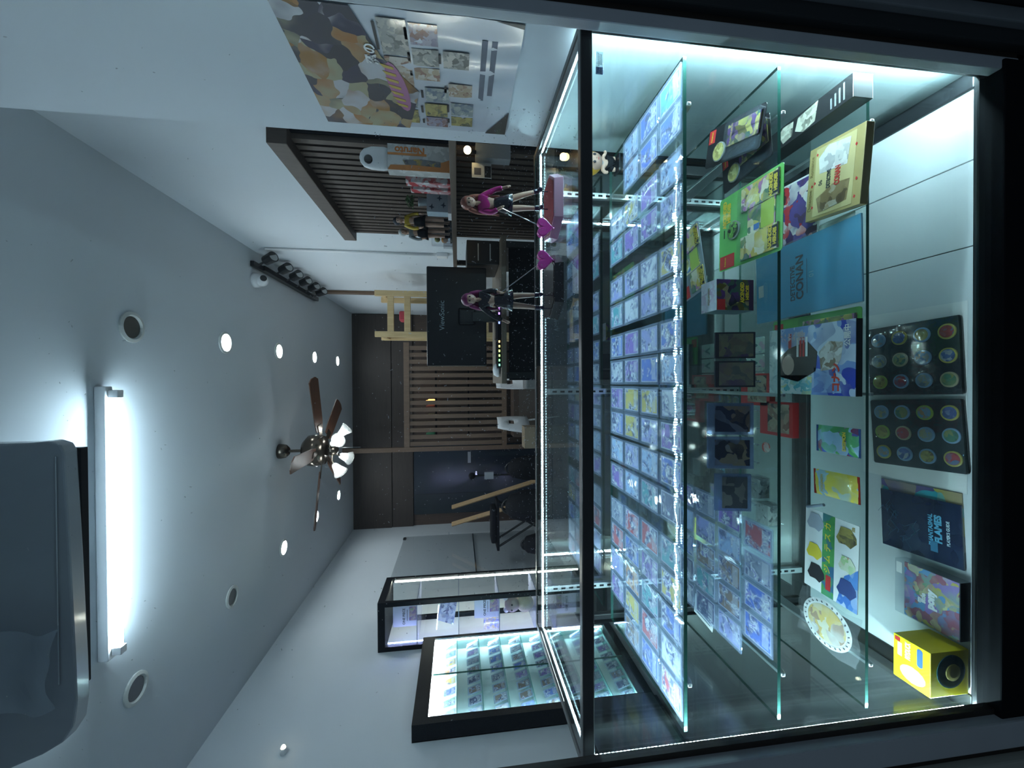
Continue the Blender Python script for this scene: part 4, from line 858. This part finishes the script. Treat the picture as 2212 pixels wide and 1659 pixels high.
# under the shelf
t = thing('bulb_lamp', 'small warm glowing bulb lamp under the wall shelf', 'lamp', (1.02, .92, 1.17))
MB().box(-.03, .03, 0, .05, -.05, .1).build('housing', GREYBAR, t); MB().ball((-.01, -.012, .135), .016, 12, 8).build('bulb', emit('bulb_warm', (1, .75, .35), 9), t, smooth=True); MB().cyl((-.01, 0, .10), (-.01, -.008, .122), .008, .008, 8).build('socket', MATTE, t)
t = thing('notice_card', 'white printed card hanging under the wall shelf', 'card', (.955, .96, 1.20))
MB().box(-.032, .032, 0, .002, 0, .085).build('card', PAPER, t); patch(t, 'print', -.03, .02, .002, .03, .0003, INK, FRONT); patch(t, 'print', -.02, .01, .045, .075, .0003, mat('poster_ink', (.12, .13, .17), .5), FRONT)
for k, (x, y, wx, wy, h, M_, lb) in enumerate(((.985, 1.15, .14, .25, .62, mat('crate_olive', (.03, .035, .03), .6), 'dark olive crate under the wall shelf'), (.985, 1.50, .14, .2, .58, mat('carton_brown', (.14, .085, .045), .6), 'brown carton under the wall shelf next to the crate'), (.985, 1.80, .15, .22, .70, art('carton_print', [(.2, .25, .3), (.1, .06, .06), (.3, .3, .3), (.12, .08, .15)], 12, 3), 'printed carton stack under the far shelf end'))):
    t = thing('storage_crate', lb, 'crate', (x, y, 0), 0, 'crates under the wall shelf')
    MB().box(-wx/2, wx/2, -wy/2, wy/2, 0, h).build('crate', M_, t, bevel=.006); MB().box(-wx/2-.004, wx/2+.004, -wy/2-.004, wy/2+.004, h+.0002, h+.02).build('lid', MATTE, t)
t = thing('conduit', 'thin grey conduit with socket box on the side wall', 'conduit', (XR-.012, 2.62, 0))
MB().cyl((0, 0, 1.52), (0, 0, 2.86), .009, .009, 8).build('pipe', WHITE, t, smooth=True); MB().box(-.02, .012, -.035, .035, 1.43, 1.52).build('socket_box', WHITE, t, bevel=.004)

# ------------------------------------------------------------------ counter desk with monitor
dk = thing('desk_counter', 'black high counter desk with brown wooden top under the monitor', 'desk', (0, 0, 0))
DZ = 1.105
MB().box(.02, .86, 1.46, 2.05, DZ-.03, DZ).build('worktop', wood('worktop_pale', (.13, .10, .075), (.20, .16, .12), 5, 'X'), dk, bevel=.003)
MB().box(.04, .84, 1.50, 1.52, .0, DZ-.05).build('front_panel', MATTE, dk)
for x in (.05, .80): MB().box(x, x+.035, 1.48, 2.0, 0, DZ-.03).build('leg', BLACK, dk)
mo = thing('monitor', 'large black monitor seen from behind on the counter desk', 'monitor', (.418, 1.62, DZ+.0005))
MB().box(-.293, .293, -.02, .02, .074, .424).build('housing', mat('monitor_black', (.006, .007, .010), .35), mo, bevel=.006)
MB().box(-.05, .05, -.026, -.0195, .14, .24).build('mount_plate', mat('monitor_black', (.006, .007, .010), .35), mo, bevel=.01)
MB().box(-.03, .03, -.03, .0, .01, .16).build('stand', BLACK, mo, bevel=.004); MB().box(-.12, .12, -.02, .16, 0, .012).build('foot', BLACK, mo, bevel=.004)
text(mo, 'ViewSonic', (.005, -.0212, .335), .042, mat('logo_grey', (.35, .45, .5), .4), FRONT)
t = thing('keyboard', 'keyboard with glowing rainbow edge lights on the counter desk', 'keyboard', (.33, 1.482, DZ+.0005))
MB().box(-.22, .22, -.02, .10, 0, .022).build('body', MATTE, t, bevel=.003)
import colorsys
for k in range(16):
    if 6 <= k <= 8: continue
    MB().box(-.21+.0265*k, -.198+.0265*k, -.0225, -.0202, .008, .016).build('edge_light', emit('rgb%d' % k, colorsys.hsv_to_rgb((.38+.03*k if k > 8 else .40-.06*k) % 1, .8, 1), 2.2), t)
t = thing('desktop_tower', 'black computer tower with front bars at the desk end', 'computer', (.79, 1.66, DZ+.0005))
MB().box(-.07, .07, -.1, .2, 0, .19).build('case', BLACK, t, bevel=.004)
for k in range(2): MB().box(-.05, .05, -.103, -.1002, .05+.07*k, .056+.07*k).build('front_bar', STEEL, t)
t = thing('headset', 'white rounded headset lying on the desk edge', 'headset', (.10, 1.56, DZ+.0005))
MB().lathe([(.04, 0), (.042, .015), (.03, .035), (.003, .042)], n=20).build('shell', WHITE, t, smooth=True); MB().lathe([(.03, .0), (.03, .004)], (0, -.015, 0), 16).build('pad', MATTE, t)

# ------------------------------------------------------------------ pine rack
rk = thing('pine_rack', 'light pine open shelf rack behind the monitor', 'rack', (.70, 3.25, 0))
for x in (-.23, .17):
    for y in (0, .34): MB().box(x, x+.055, y, y+.035, 0, 2.15).build('upright', PINE, rk, bevel=.003)
    MB().box(x+.01, x+.045, .035, .34, 2.06, 2.1).build('side_rail', PINE, rk)
for z in (.6, 1.1, 1.5, 1.87, 2.03):
    MB().box(-.175, .17, .004, .03, z-.06, z).build('cross_rail', PINE, rk, bevel=.002)
    if z < 2: MB().box(-.175, .17, .031, .33, z-.018, z).build('shelf_board', PINE, rk)
tag(MB().box(.64, .74, 3.33, 3.45, 1.8705, 1.93).build('red_pouch', mat('pouch_red', (.45, .05, .08), .5), bevel=.015), 'red pouch on the pine rack shelf', 'pouch')
tag(MB().box(XR-.03, XR-.001, 4.12, 4.22, 0, ZC-.001).build('wall_post', wood('post_brown', (.10, .06, .035), (.17, .10, .06), 5, 'Z'), bevel=.004), 'brown timber post fixed to the side wall', 'post')

# ------------------------------------------------------------------ slatted screen, back of the room
SY = 5.2
scn = thing('slat_screen', 'brown vertical slat screen standing before the dark back wall', 'screen', (0, SY, 0))
SCW = wood('screen_brown', (.10, .065, .042), (.16, .105, .07), 5, 'Z')
MB().box(-.99, -.925, -.03, .03, 0, ZC-.002).build('post', SCW, scn, bevel=.003)
MB().box(-.925, .60, -.025, .025, 2.05, 2.13).build('top_rail', SCW, scn); MB().box(-.925, .60, -.025, .025, .63, .70).build('bottom_rail', SCW, scn)
for k in range(15): MB().box(-.91+k*.1, -.91+k*.1+.06, -.012, .012, .70, 2.05).build('slat', SCW, scn)
t = thing('back_shelf', 'dim shelf of small goods behind the slat screen', 'shelf', (0, 5.55, 0))
for z in (1.2, 1.7): MB().box(-.85, .5, -.1, .1, z-.02, z).build('board', MATTE, t)
for x in (-.85, .49): MB().box(x, x+.02, -.1, .1, 0, 1.9).build('side', MATTE, t)
for k, (x, z, M_, lb) in enumerate(((-.28, 1.7, emit('warm_glint', (1, .55, .18), 1.2), 'small warm night light behind the slat screen'), (-.50, 1.7, mat('jar_cream', (.3, .27, .15), .5), 'cream jar behind the slat screen'), (-.36, 1.7, mat('jar_red', (.25, .06, .04), .5), 'red jar behind the slat screen'), (-.78, 1.7, mat('jar_green', (.05, .25, .12), .5), 'green jar behind the slat screen'), (-.40, 1.2, GREYBAR, 'grey tin behind the slat screen'))):
    t = tag(MB().lathe([(.035, 0), (.04, .02), (.04, .1), (.022, .12), (.022, .14)], n=14).build('jar', M_, smooth=True), lb, 'jar', 'jars behind the slat screen'); t.location = (x, 5.52, z+.0005)
for k, (x, y, rz, lb) in enumerate(((.10, 4.35, .5, 'small white moulded chair nearer the pine rack'), (-.62, 4.5, -2.4, 'small white moulded chair before the slat screen post'))):
    t = thing('moulded_chair', lb, 'chair', (x, y, 0), rz, 'white moulded chairs'); t.scale = (.72, .8, 1); n = 10; vs = []
    for j in range(n+1):
        v = j/n
        for i in range(9):
            u = i/4-1
            if v < .45: p = (u*.18*(1-.1*v), -.18+v*.8, .45-.02*(1-u*u))
            else: q = (v-.45)/.55; p = (u*.18*(1-.35*q*q), .18+.07*q+.05*(1-u*u)-.05, .45+.40*q)
            vs.append(p)
    fs = [(j*9+i, j*9+i+1, (j+1)*9+i+1, (j+1)*9+i) for j in range(n) for i in range(8) if not (j == 7 and 3 <= i <= 4)]
    o = MB().add(vs, fs).build('shell', WHITE, t, smooth=True); md = o.modifiers.new('t', 'SOLIDIFY'); md.thickness = .014
    for sx in (-1, 1):
        for sy in (-1, 1): MB().cyl((sx*.12, sy*.12, .435), (sx*.16, sy*.16, 0), .016, .012, 8).build('leg', WHITE, t)
t = tag(MB().box(-.12, .12, -.1, .1, 0, .62).build('cardboard_box', mat('cardboard', (.24, .19, .13), .7), bevel=.003), 'plain brown cardboard box before the slat screen', 'box'); t.location = (-.60, 3.7, 0)
t = tag(MB().box(-.13, .13, -.1, .1, 0, .6).build('grey_tote', mat('tote_grey', (.16, .17, .17), .6), bevel=.02), 'grey bag beside the white chair near the pine rack', 'bag'); t.location = (.07, 3.75, 0)
t = thing('low_cabinet', 'low dark cabinet below the slat screen', 'cabinet', (-.36, 4.95, 0))
MB().box(-.4, .4, -.15, .15, 0, .58).build('body', BROWN, t, bevel=.004); MB().box(-.36, .36, -.155, -.15, .08, .5).build('door', mat('cab_front', (.10, .08, .065), .5), t)
t = thing('low_sideboard', 'low black sideboard along the wall beside the card cabinet', 'sideboard', (-2.19, .95, 0))
MB().box(-.09, .08, -.75, .82, .02, .58).build('body', MATTE, t, bevel=.006); MB().box(-.092, .092, -.755, .825, .5805, .60).build('top', BLACK, t, bevel=.004)
for y_ in (-.74, -.21, .32): MB().box(.0805, .09, y_, y_+.51, .05, .56).build('door', mat('sideboard_door', (.02, .024, .03), .3), t, bevel=.002)
# leaning planks, dark stands and bags by the door
for k, (x0, y0, z0, x1, y1, z1, lb) in enumerate(((-1.30, 4.75, 0, -1.85, 5.25, 1.45, 'longer pine plank leaning by the tinted door'), (-1.50, 4.55, 0, -2.05, 5.1, 1.45, 'second pine plank leaning next to the longer one'))):
    d = Vector((x1-x0, y1-y0, z1-z0)); mx = Matrix.Translation((x0, y0, z0)) @ d.to_track_quat('Z', 'Y').to_matrix().to_4x4()
    tag(MB().box(-.03, .03, -.012, .012, .02, d.length, 0, mx).build('timber_plank', wood('plank', (.30, .19, .09), (.42, .28, .14), 5, 'Z')), lb, 'plank', 'leaning planks')
t = thing('folding_stand', 'black folding stand with crossed legs by the side wall', 'stand', (-1.78, 4.3, 0))
for s in (-1, 1):
    MB().cyl((s*.25, -.12, 0), (-s*.25, -.12, .85), .014, .014, 8).build('leg', BLACK, t); MB().cyl((s*.25, .12, 0), (-s*.25, .12, .85), .014, .014, 8).build('leg', BLACK, t)
MB().box(-.3, .3, -.14, .14, .85, .88).build('top', MATTE, t); MB().box(-.22, .22, -.12, .12, .8805, .95).build('case', MATTE, t, bevel=.02)
for k, (x, y, r, h, lb) in enumerate(((-1.12, 4.45, .17, .7, 'bulky black bag before the tinted door'), (-1.45, 3.9, .2, .8, 'tall black bag next to the folding stand'), (-1.85, 3.75, .13, .62, 'small black bag by the side wall'))):
    t = thing('black_bag', lb, 'bag', (x, y, 0), 0, 'black bags on the floor')
    MB().lathe([(r*.9, 0), (r, h*.15), (r*.95, h*.7), (r*.7, h*.93), (r*.3, h)], n=14).build('bag', MATTE, t, smooth=True)
    MB().tube([(r*.45*math.cos(a), 0, h*.93+r*.5*math.sin(a)) for a in [PI*i/8 for i in range(9)]], .012, 6).build('handle', BLACK, t)
t = thing('microphone_stand', 'slim dark stand with round head before the tinted door', 'stand', (-1.33, 5.0, 0))
MB().cyl((0, 0, 0), (0, 0, 1.12), .012, .012, 8).build('pole', BLACK, t); MB().lathe([(.14, 0), (.14, .02), (.02, .035)], n=20).build('base', BLACK, t); MB().ball((0, 0, 1.16), .05, 12, 8).build('head', MATTE, t, smooth=True); MB().box(-.05, .05, -.03, .0, .85, .98).build('box', GREYBAR, t)

# ------------------------------------------------------------------ side wall: lit cabinets and clear wall panel
def vled(p0, p1, nrm, parent, s=CAB_L, rgb=(.85, .95, 1), wd=.012, nm='led_bar'):
    p0, p1, nrm = Vector(p0), Vector(p1), Vector(nrm).normalized(); d = (p1-p0).normalized(); sd = d.cross(nrm)
    v = [p+sd*e*wd/2+nrm*t_ for p in (p0, p1) for e in (-1, 1) for t_ in (0, .004)]
    return MB().add(v, [(0, 1, 3, 2), (4, 6, 7, 5), (0, 4, 5, 1), (2, 3, 7, 6), (1, 5, 7, 3), (0, 2, 6, 4)]).build(nm, emit('cab_led%g%g' % (s, rgb[0]), rgb, s), parent)
CX0, CX1, CY0, CY1, CT = XL+.001, -2.172, 1.82, 2.715, 1.66
cb = thing('card_cabinet', 'shallow black framed wall cabinet of lit card shelves', 'cabinet')
SPK = mat('black_speckle', (.006, .008, .012), .55, var=.8, scale=160, spec=.15)
MB().box(CX0, CX0+.008, CY0, CY1, .02, CT).build('back_panel', mat('cab_white', (.72, .82, .84), .5), cb)
for y0_, y1_ in ((CY0+.055, CY0+.058), (CY1-.033, CY1-.03)): MB().box(CX0+.008, CX1-.014, y0_, y1_, .06, CT-.1).build('side_liner', mat('cab_white', (.72, .82, .84), .5), cb)
MB().box(CX0, CX1, CY0, CY1, CT-.1, CT).build('top', SPK, cb); MB().box(CX0, CX1, CY0, CY1, 0, .06).build('bottom', SPK, cb)
MB().box(CX0, CX1, CY0, CY0+.055, .06, CT-.1).build('side', SPK, cb); MB().box(CX0, CX1, CY1-.03, CY1, .06, CT-.1).build('side', SPK, cb)
cym = 2.26
for y0, y1, dx in ((CY0+.055, cym+.01, -.010), (cym-.01, CY1-.03, -.004)):
    pn = MB(); pn.box(CX1+dx, CX1+dx+.003, y0, y1, .06, CT-.1); pn.build('glass_door', CLEAR, cb)
MB().box(CX1-.0105, CX1-.0005, cym-.002, cym+.002, .06, CT-.1).build('door_edge', EDGE, cb)
shz = [1.375-.1815*k for k in range(8)]
for z in shz:
    if z < .1: continue
    MB().box(CX0+.009, CX1-.012, CY0+.056, CY1-.031, z-.005, z).build('glass_shelf', mat('shelf_edge_teal', (.25, .5, .48), .15, coat=.5), cb)
vled((CX1-.02, CY0+.06, CT-.103), (CX1-.02, CY1-.035, CT-.103), (-.3, 0, -1), cb, CAB_L*1.0, (.86, .98, 1), .02)
vled((CX1-.020, CY1-.0335, .08), (CX1-.020, CY1-.0335, CT-.12), (-.3, -1, 0), cb, CAB_L*.9, (.62, .92, 1), .010)
vled((CX1-.020, CY0+.0585, .08), (CX1-.020, CY0+.0585, CT-.12), (-.3, 1, 0), cb, CAB_L*1.3, (.62, .92, 1), .010)
rc = random.Random(8)
for r, z in enumerate(shz):
    if z < .1: continue
    for i in range(8):
        y = CY0+.105+i*.1005
        if r == 0: c_ = ['grey', 'green', 'blue', 'yellow', 'orange', 'yellow', 'teal', 'teal'][i]
        else: c_ = rc.choice(['grey', 'violet', 'dark blue', 'brown', 'black', 'dark blue', 'brown', 'blue'])
        card((CX0+.07, y, z+.052), (1.30, 0, PI/2), c_, f'sleeved {c_} card, {ORD[i]} from the shopfront end, {ORD[r]} cabinet shelf from the top', 'sleeved cards in the wall cabinet')
c2 = thing('glass_cabinet', 'tall black framed glass cabinet with violet lit shelves', 'cabinet')
GX0, GX1, GY0, GY1, GT = XL+.001, -1.862, 2.74, 3.20, 2.045
for x in (GX0, GX1-.04):
    for y in (GY0, GY1-.03): MB().box(x, x+.04, y, y+.03, 0, GT-.06).build('post', SPK, c2)
MB().box(GX0, GX1, GY0, GY1, GT-.06, GT).build('top', SPK, c2); MB().box(GX0, GX1, GY0, GY1, 0, .1).build('bottom', SPK, c2)
for a in ((GX0+.04, GX1-.04, GY0+.005, GY0+.009, .1, GT-.06), (GX1-.012, GX1-.008, GY0+.03, GY1-.03, .1, GT-.06)): MB().box(*a).build('pane', CLEAR, c2)
gsh = [1.72, 1.36, 1.0, .66]
for z in gsh: MB().box(GX0+.01, GX1-.015, GY0+.012, GY1-.01, z-.006, z).build('glass_shelf', mat('shelf_pale_violet', (.4, .44, .62), .15, coat=.5), c2)
vled((GX1-.03, GY1-.033, .15), (GX1-.03, GY1-.033, GT-.08), (-.2, -1, 0), c2, CAB_L*1.3, (.98, .97, .85), .014)
vled((GX0+.05, GY0+.034, .15), (GX0+.05, GY0+.034, GT-.08), (.6, 1, 0), c2, CAB_L*.5, (.45, .5, 1), .010)
for k, z in enumerate((1.72, 1.0)):
    t = thing('picture_packet', ('white packet with dark title on the top shelf of the glass cabinet', 'white packet with dark title on the lower cabinet shelf')[k], 'packet', (-2.06+.02*k, 2.86, z+.0005), 0, 'white packets in the glass cabinet')
    MB().box(-.09, .09, 0, .02, 0, .215).build('packet', mat('packet_white', (.72, .74, .85), .3, coat=.6), t); patch(t, 'picture', -.04, .085, .0, .075, .0005, art('packet_pic', [(.25, .5, .15), (.55, .5, .45), (.3, .2, .4), (.6, .45, .35)], 30, 4), FRONT)
    text(t, 'ONE PIECE', (-.0, -.0008, .12), .030, INK, FRONT, bold=.02); patch(t, 'rule', -.04, .06, .09, .094, .0005, INK, FRONT)
t = thing('card_sheet', 'violet foil sheet of cards leaning in the glass cabinet', 'card sheet', (-2.03, 2.80, 1.3705), .15)
MB().box(-.10, .10, 0, .012, .0, .15, 0, Matrix.Rotation(-.35, 4, 'X') @ Matrix.Rotation(.18, 4, 'Y')).build('sheet', art('foil_violet', [(.12, .12, .4), (.3, .32, .65), (.5, .5, .8), (.1, .1, .3)], 26, 3, .15, .9), t); t.location.z += .02
t = thing('plush_toy', 'cream plush toy with round ears on the lowest cabinet shelf', 'plush toy', (-2.04, 2.90, 1.1))
t.location.z = .664
FUR = mat('plush_cream', (.52, .45, .34), .9, bump=.5, scale=90); FUR2 = mat('plush_pink', (.5, .38, .36), .9, bump=.5, scale=90)
MB().ball((0, 0, .08), .085, 16, 12, 0, (1, .9, .95)).build('body', FUR, t, smooth=True); MB().ball((0, -.01, .2), .07, 16, 12).build('head', FUR2, t, smooth=True)
for s in (-1, 1): MB().ball((s*.055, 0, .255), .026, 10, 8).build('ear', WHITE, t, smooth=True); MB().ball((s*.025, -.075, .21), .008, 8, 6).build('eye', INK, t, smooth=True)
t = thing('picture_packet', 'small colourful packet standing on the third shelf of the glass cabinet', 'packet', (-2.12, 2.88, 1.0005), 0)
MB().box(-.05, .04, 0, .03, 0, .13).build('packet', art('packet_mix', [(.5, .5, .7), (.25, .3, .6), (.55, .45, .2), (.6, .6, .75)], 30, 8), t)
t.location = (-2.10, 2.90, .6605+.7005)
t.location = (-2.19, 2.86, 1.0005)
wp = thing('clear_wall_panel', 'large clear acrylic panel clipped to the side wall', 'wall panel')
for z0, z1 in ((.2, 1.14), (1.15, 2.15)): MB().box(XL+.012, XL+.016, 3.95, 5.30, z0, z1).build('acrylic_sheet', glass('panel_acrylic', (.95, .96, .96), .03, .02), wp)
for y, z in ((4.02, 2.14), (5.24, 2.14), (4.02, 1.145)): MB().box(XL, XL+.02, y-.03, y+.03, z-.02, z+.02).build('clip', BLACK, wp)
MB().box(XL+.012, XL+.02, 3.95, 5.28, 1.138, 1.152).build('joint_strip', CHROME, wp)

# ------------------------------------------------------------------ ceiling fixtures
t = thing('tube_light', 'long fluorescent tube light on the ceiling', 'light', (-.61, 1.275, ZC-.0005))
MB().box(-.63, .63, -.022, .022, -.045, 0).build('batten', WHITE, t, bevel=.004)
MB().cyl((-.575, .012, -.066), (.575, .012, -.066), .014, .014, 16).build('tube', emit('tube_glow', (.66, .88, 1), TUBE_L), t, smooth=True)
for s in (-1, 1): MB().box(s*.595-.018, s*.595+.018, -.006, .03, -.085, -.045).build('end_cap', WHITE, t, bevel=.003)
RIMW = mat('trim_white', (.6, .62, .6), .4)
for k, (x, y, on) in enumerate([(.317, 1.47, 0), (.317, 2.295, 1), (.317, 3.15, 1), (.317, 4.07, 1), (.317, 4.96, 1), (-1.52, 1.467, 0), (-1.52, 2.345, 0), (-1.52, 3.21, 1), (-1.52, 4.085, 1), (-1.52, 4.957, 1)]):
    side = 'monitor' if x > 0 else 'cabinet'; i = k % 5
    t = thing('downlight', f'round {"lit" if on else "unlit"} ceiling downlight, {ORD[i]} from the shopfront on the {side} side', 'downlight', (x, y, ZC-.0005), 0, 'ceiling downlights')
    MB().lathe([(.078, 0), (.078, -.008), (.062, -.012), (.056, -.004), (.056, 0)], n=24).build('trim_ring', RIMW, t)
    MB().lathe([(.055, -.001), (.055, -.004)] if on else [(.055, -.001), (.055, -.002)], n=24).build('lens', emit('down_glow', (.84, .95, 1), DOWN_L) if on else mat('down_off', (.08, .085, .085), .3), t)
fn = thing('ceiling_fan', 'bronze ceiling fan with dark wood blades and four tulip lamps', 'ceiling fan', (-.604, 3.15, ZC-.0005))
BRZ = mat('fan_bronze', (.12, .10, .08), .25, .9)
MB().lathe([(.035, -.085), (.06, -.06), (.068, -.02), (.068, 0)], n=24).build('canopy', BRZ, fn, smooth=True)
MB().cyl((0, 0, -.08), (0, 0, -.20), .013, .013, 10).build('downrod', BRZ, fn)
MB().lathe([(.05, -.42), (.13, -.40), (.15, -.34), (.14, -.26), (.09, -.215), (.03, -.20)], n=28).build('motor', BRZ, fn, smooth=True)
BLD = wood('blade_walnut', (.05, .022, .014), (.11, .05, .03), 6, 'X', .4)
for k in range(5):
    a = k*2*PI/5-PI/2; mx = Matrix.Rotation(a, 4, 'Z') @ Matrix.Translation((0, 0, -.375)) @ Matrix.Rotation(-.22, 4, 'X')
    bl = MB().prism([(.2, -.05), (.3, -.062), (.68, -.07), (.71, -.03), (.71, .03), (.68, .07), (.3, .062), (.2, .05)], -.004, .004, 0, mx).build('blade', BLD, fn)
    MB().prism([(.1, -.016), (.26, -.03), (.26, .03), (.1, .016)], -.010, -.0045, 0, mx).build('blade_iron', BRZ, bl)
MB().lathe([(.02, -.52), (.05, -.50), (.055, -.46), (.05, -.42)], n=18).build('light_hub', BRZ, fn, smooth=True)
TUL = glass('tulip_glass', (.95, .96, .96), .15, .35, (.95, .95, .93))
for k in range(4):
    a = k*PI/2+.55; d = Vector((math.cos(a), math.sin(a), 0)); e = Vector((0, 0, -.50))
    ar = MB().tube([e+d*.03+Vector((0, 0, .03)), e+d*.11+Vector((0, 0, .02)), e+d*.14], .008, 8).build('lamp_arm', BRZ, fn)
    mx = Matrix.Translation(e+d*.14) @ (d*.75+Vector((0, 0, -.65))).to_track_quat('Z', 'Y').to_matrix().to_4x4()
    MB().lathe([(.022, 0), (.03, .02), (.04, .06), (.058, .1), (.066, .115), (.056, .1), (.038, .06), (.026, .02)], n=18, mx=mx).build('tulip_shade', TUL, ar, smooth=True)
    MB().ball((mx @ Vector((0, 0, .06))), .026, 12, 9).build('bulb', emit('fan_bulb', (.9, .97, 1), FAN_L), ar, smooth=True)
MB().cyl((.02, 0, -.5), (.02, 0, -.72), .0015, .0015, 5).build('pull_chain', CHROME, fn)
t = thing('dome_camera', 'white dome security camera on the ceiling by the spotlights', 'security camera', (.863, 2.72, ZC-.0005))
MB().lathe([(.055, -.04), (.058, -.02), (.058, 0)], n=24).build('base', WHITE, t, smooth=True); MB().ball((0, 0, -.06), .047, 16, 12).build('dome', WHITE, t, smooth=True); MB().lathe([(.024, .03), (.024, .052), (.015, .054)], (0, 0, -.06), 16, 0, Matrix.Rotation(2.2, 4, Vector((1, .3, 0)))).build('lens', BLACK, t)
tl = thing('track_light', 'black track with six round spotlights along the ceiling edge', 'track light', (.985, 2.80, ZC-.0005))
MB().box(-.02, .02, 0, 1.30, -.05, -.0).build('track', BLACK, tl)
for k in range(6):
    y = -.06+k*.235 if k else -.12
    h = MB().cyl((.035, y+.02, -.10), (.055, y-.03, -.18), .038, .043, 16).build('spot_head', BLACK, tl, smooth=False)
    MB().cyl((.055, y-.03, -.1801), (.0552, y-.0304, -.1807), .034, .034, 14).build('spot_lens', mat('lens_grey', (.4, .42, .42), .2), h); MB().cyl((0, y+.02, -.05), (.03, y+.015, -.10), .008, .008, 6).build('spot_arm', BLACK, h)
    if k == 0: MB().box(-.02, .02, -.14, .0, -.03, 0).build('end_block', BLACK, h)
# grey appliance hung under the ceiling above the shopfront, with loose film
ac = thing('hanging_appliance', 'grey rounded appliance with black lower strip hung under the ceiling', 'appliance', (0, .80, 0))
ACG = mat('ac_grey', (.34, .38, .42), .3, coat=.5, var=.05)
ol = [pix(1, .80, *p) for p in ((60, 957), (105, 953), (128, 960), (137, 975), (150, 1200), (162, 1440), (165, 1520), (158, 1570), (135, 1605), (90, 1632), (20, 1662))]
poly = [(ol[0].x, ZC-.002)]+[(p.x, p.z) for p in ol]+[(ol[-1].x-.03, ZC-.002)]
mxa = Matrix(((1, 0, 0, 0), (0, 0, -1, 0), (0, 1, 0, 0), (0, 0, 0, 1)))
MB().prism(poly[::-1], -.055, 0, 0, mxa).build('body', ACG, ac, bevel=.006)
MB().box(-1.07, -.20, .056, .085, 2.715, 2.79).build('lower_strip', MATTE, ac, bevel=.002)
MB().box(-1.02, -.22, -.004, -.001, 2.742, 2.746).build('edge_highlight', CHROME, ac)  # bright strip standing in for the highlight along the lower edge
n = 12; vs = []
for j in range(n+1):
    for i in range(n+1):
        u, v = i/n, j/n; vs.append((-1.10+.28*u+.012*math.sin(7*v), -.014-.018*v*abs(math.sin(6*u+3*v))-.01*math.sin(9*v), 2.96-.22*v+.02*math.sin(4*u)))
MB().add(vs, [(j*(n+1)+i, j*(n+1)+i+1, (j+1)*(n+1)+i+1, (j+1)*(n+1)+i) for j in range(n) for i in range(n)]).build('loose_film', glass('film_hazy', (.9, .93, .96), .15, .25, (.8, .9, 1), 1.0, 1.5, 9), ac, smooth=True)
t = thing('wall_spot', 'tiny lit spot lamp high on the cabinet side wall', 'lamp', (XL+.001, 1.862, 2.448))
MB().lathe([(.02, 0), (.02, .03), (.016, .035)], n=14, mx=Matrix.Rotation(PI/2, 4, 'Y')).build('holder', WHITE, t); MB().ball((.04, 0, 0), .012, 10, 7).build('bulb', emit('spot_warm', (1, .9, .65), 12), t, smooth=True)
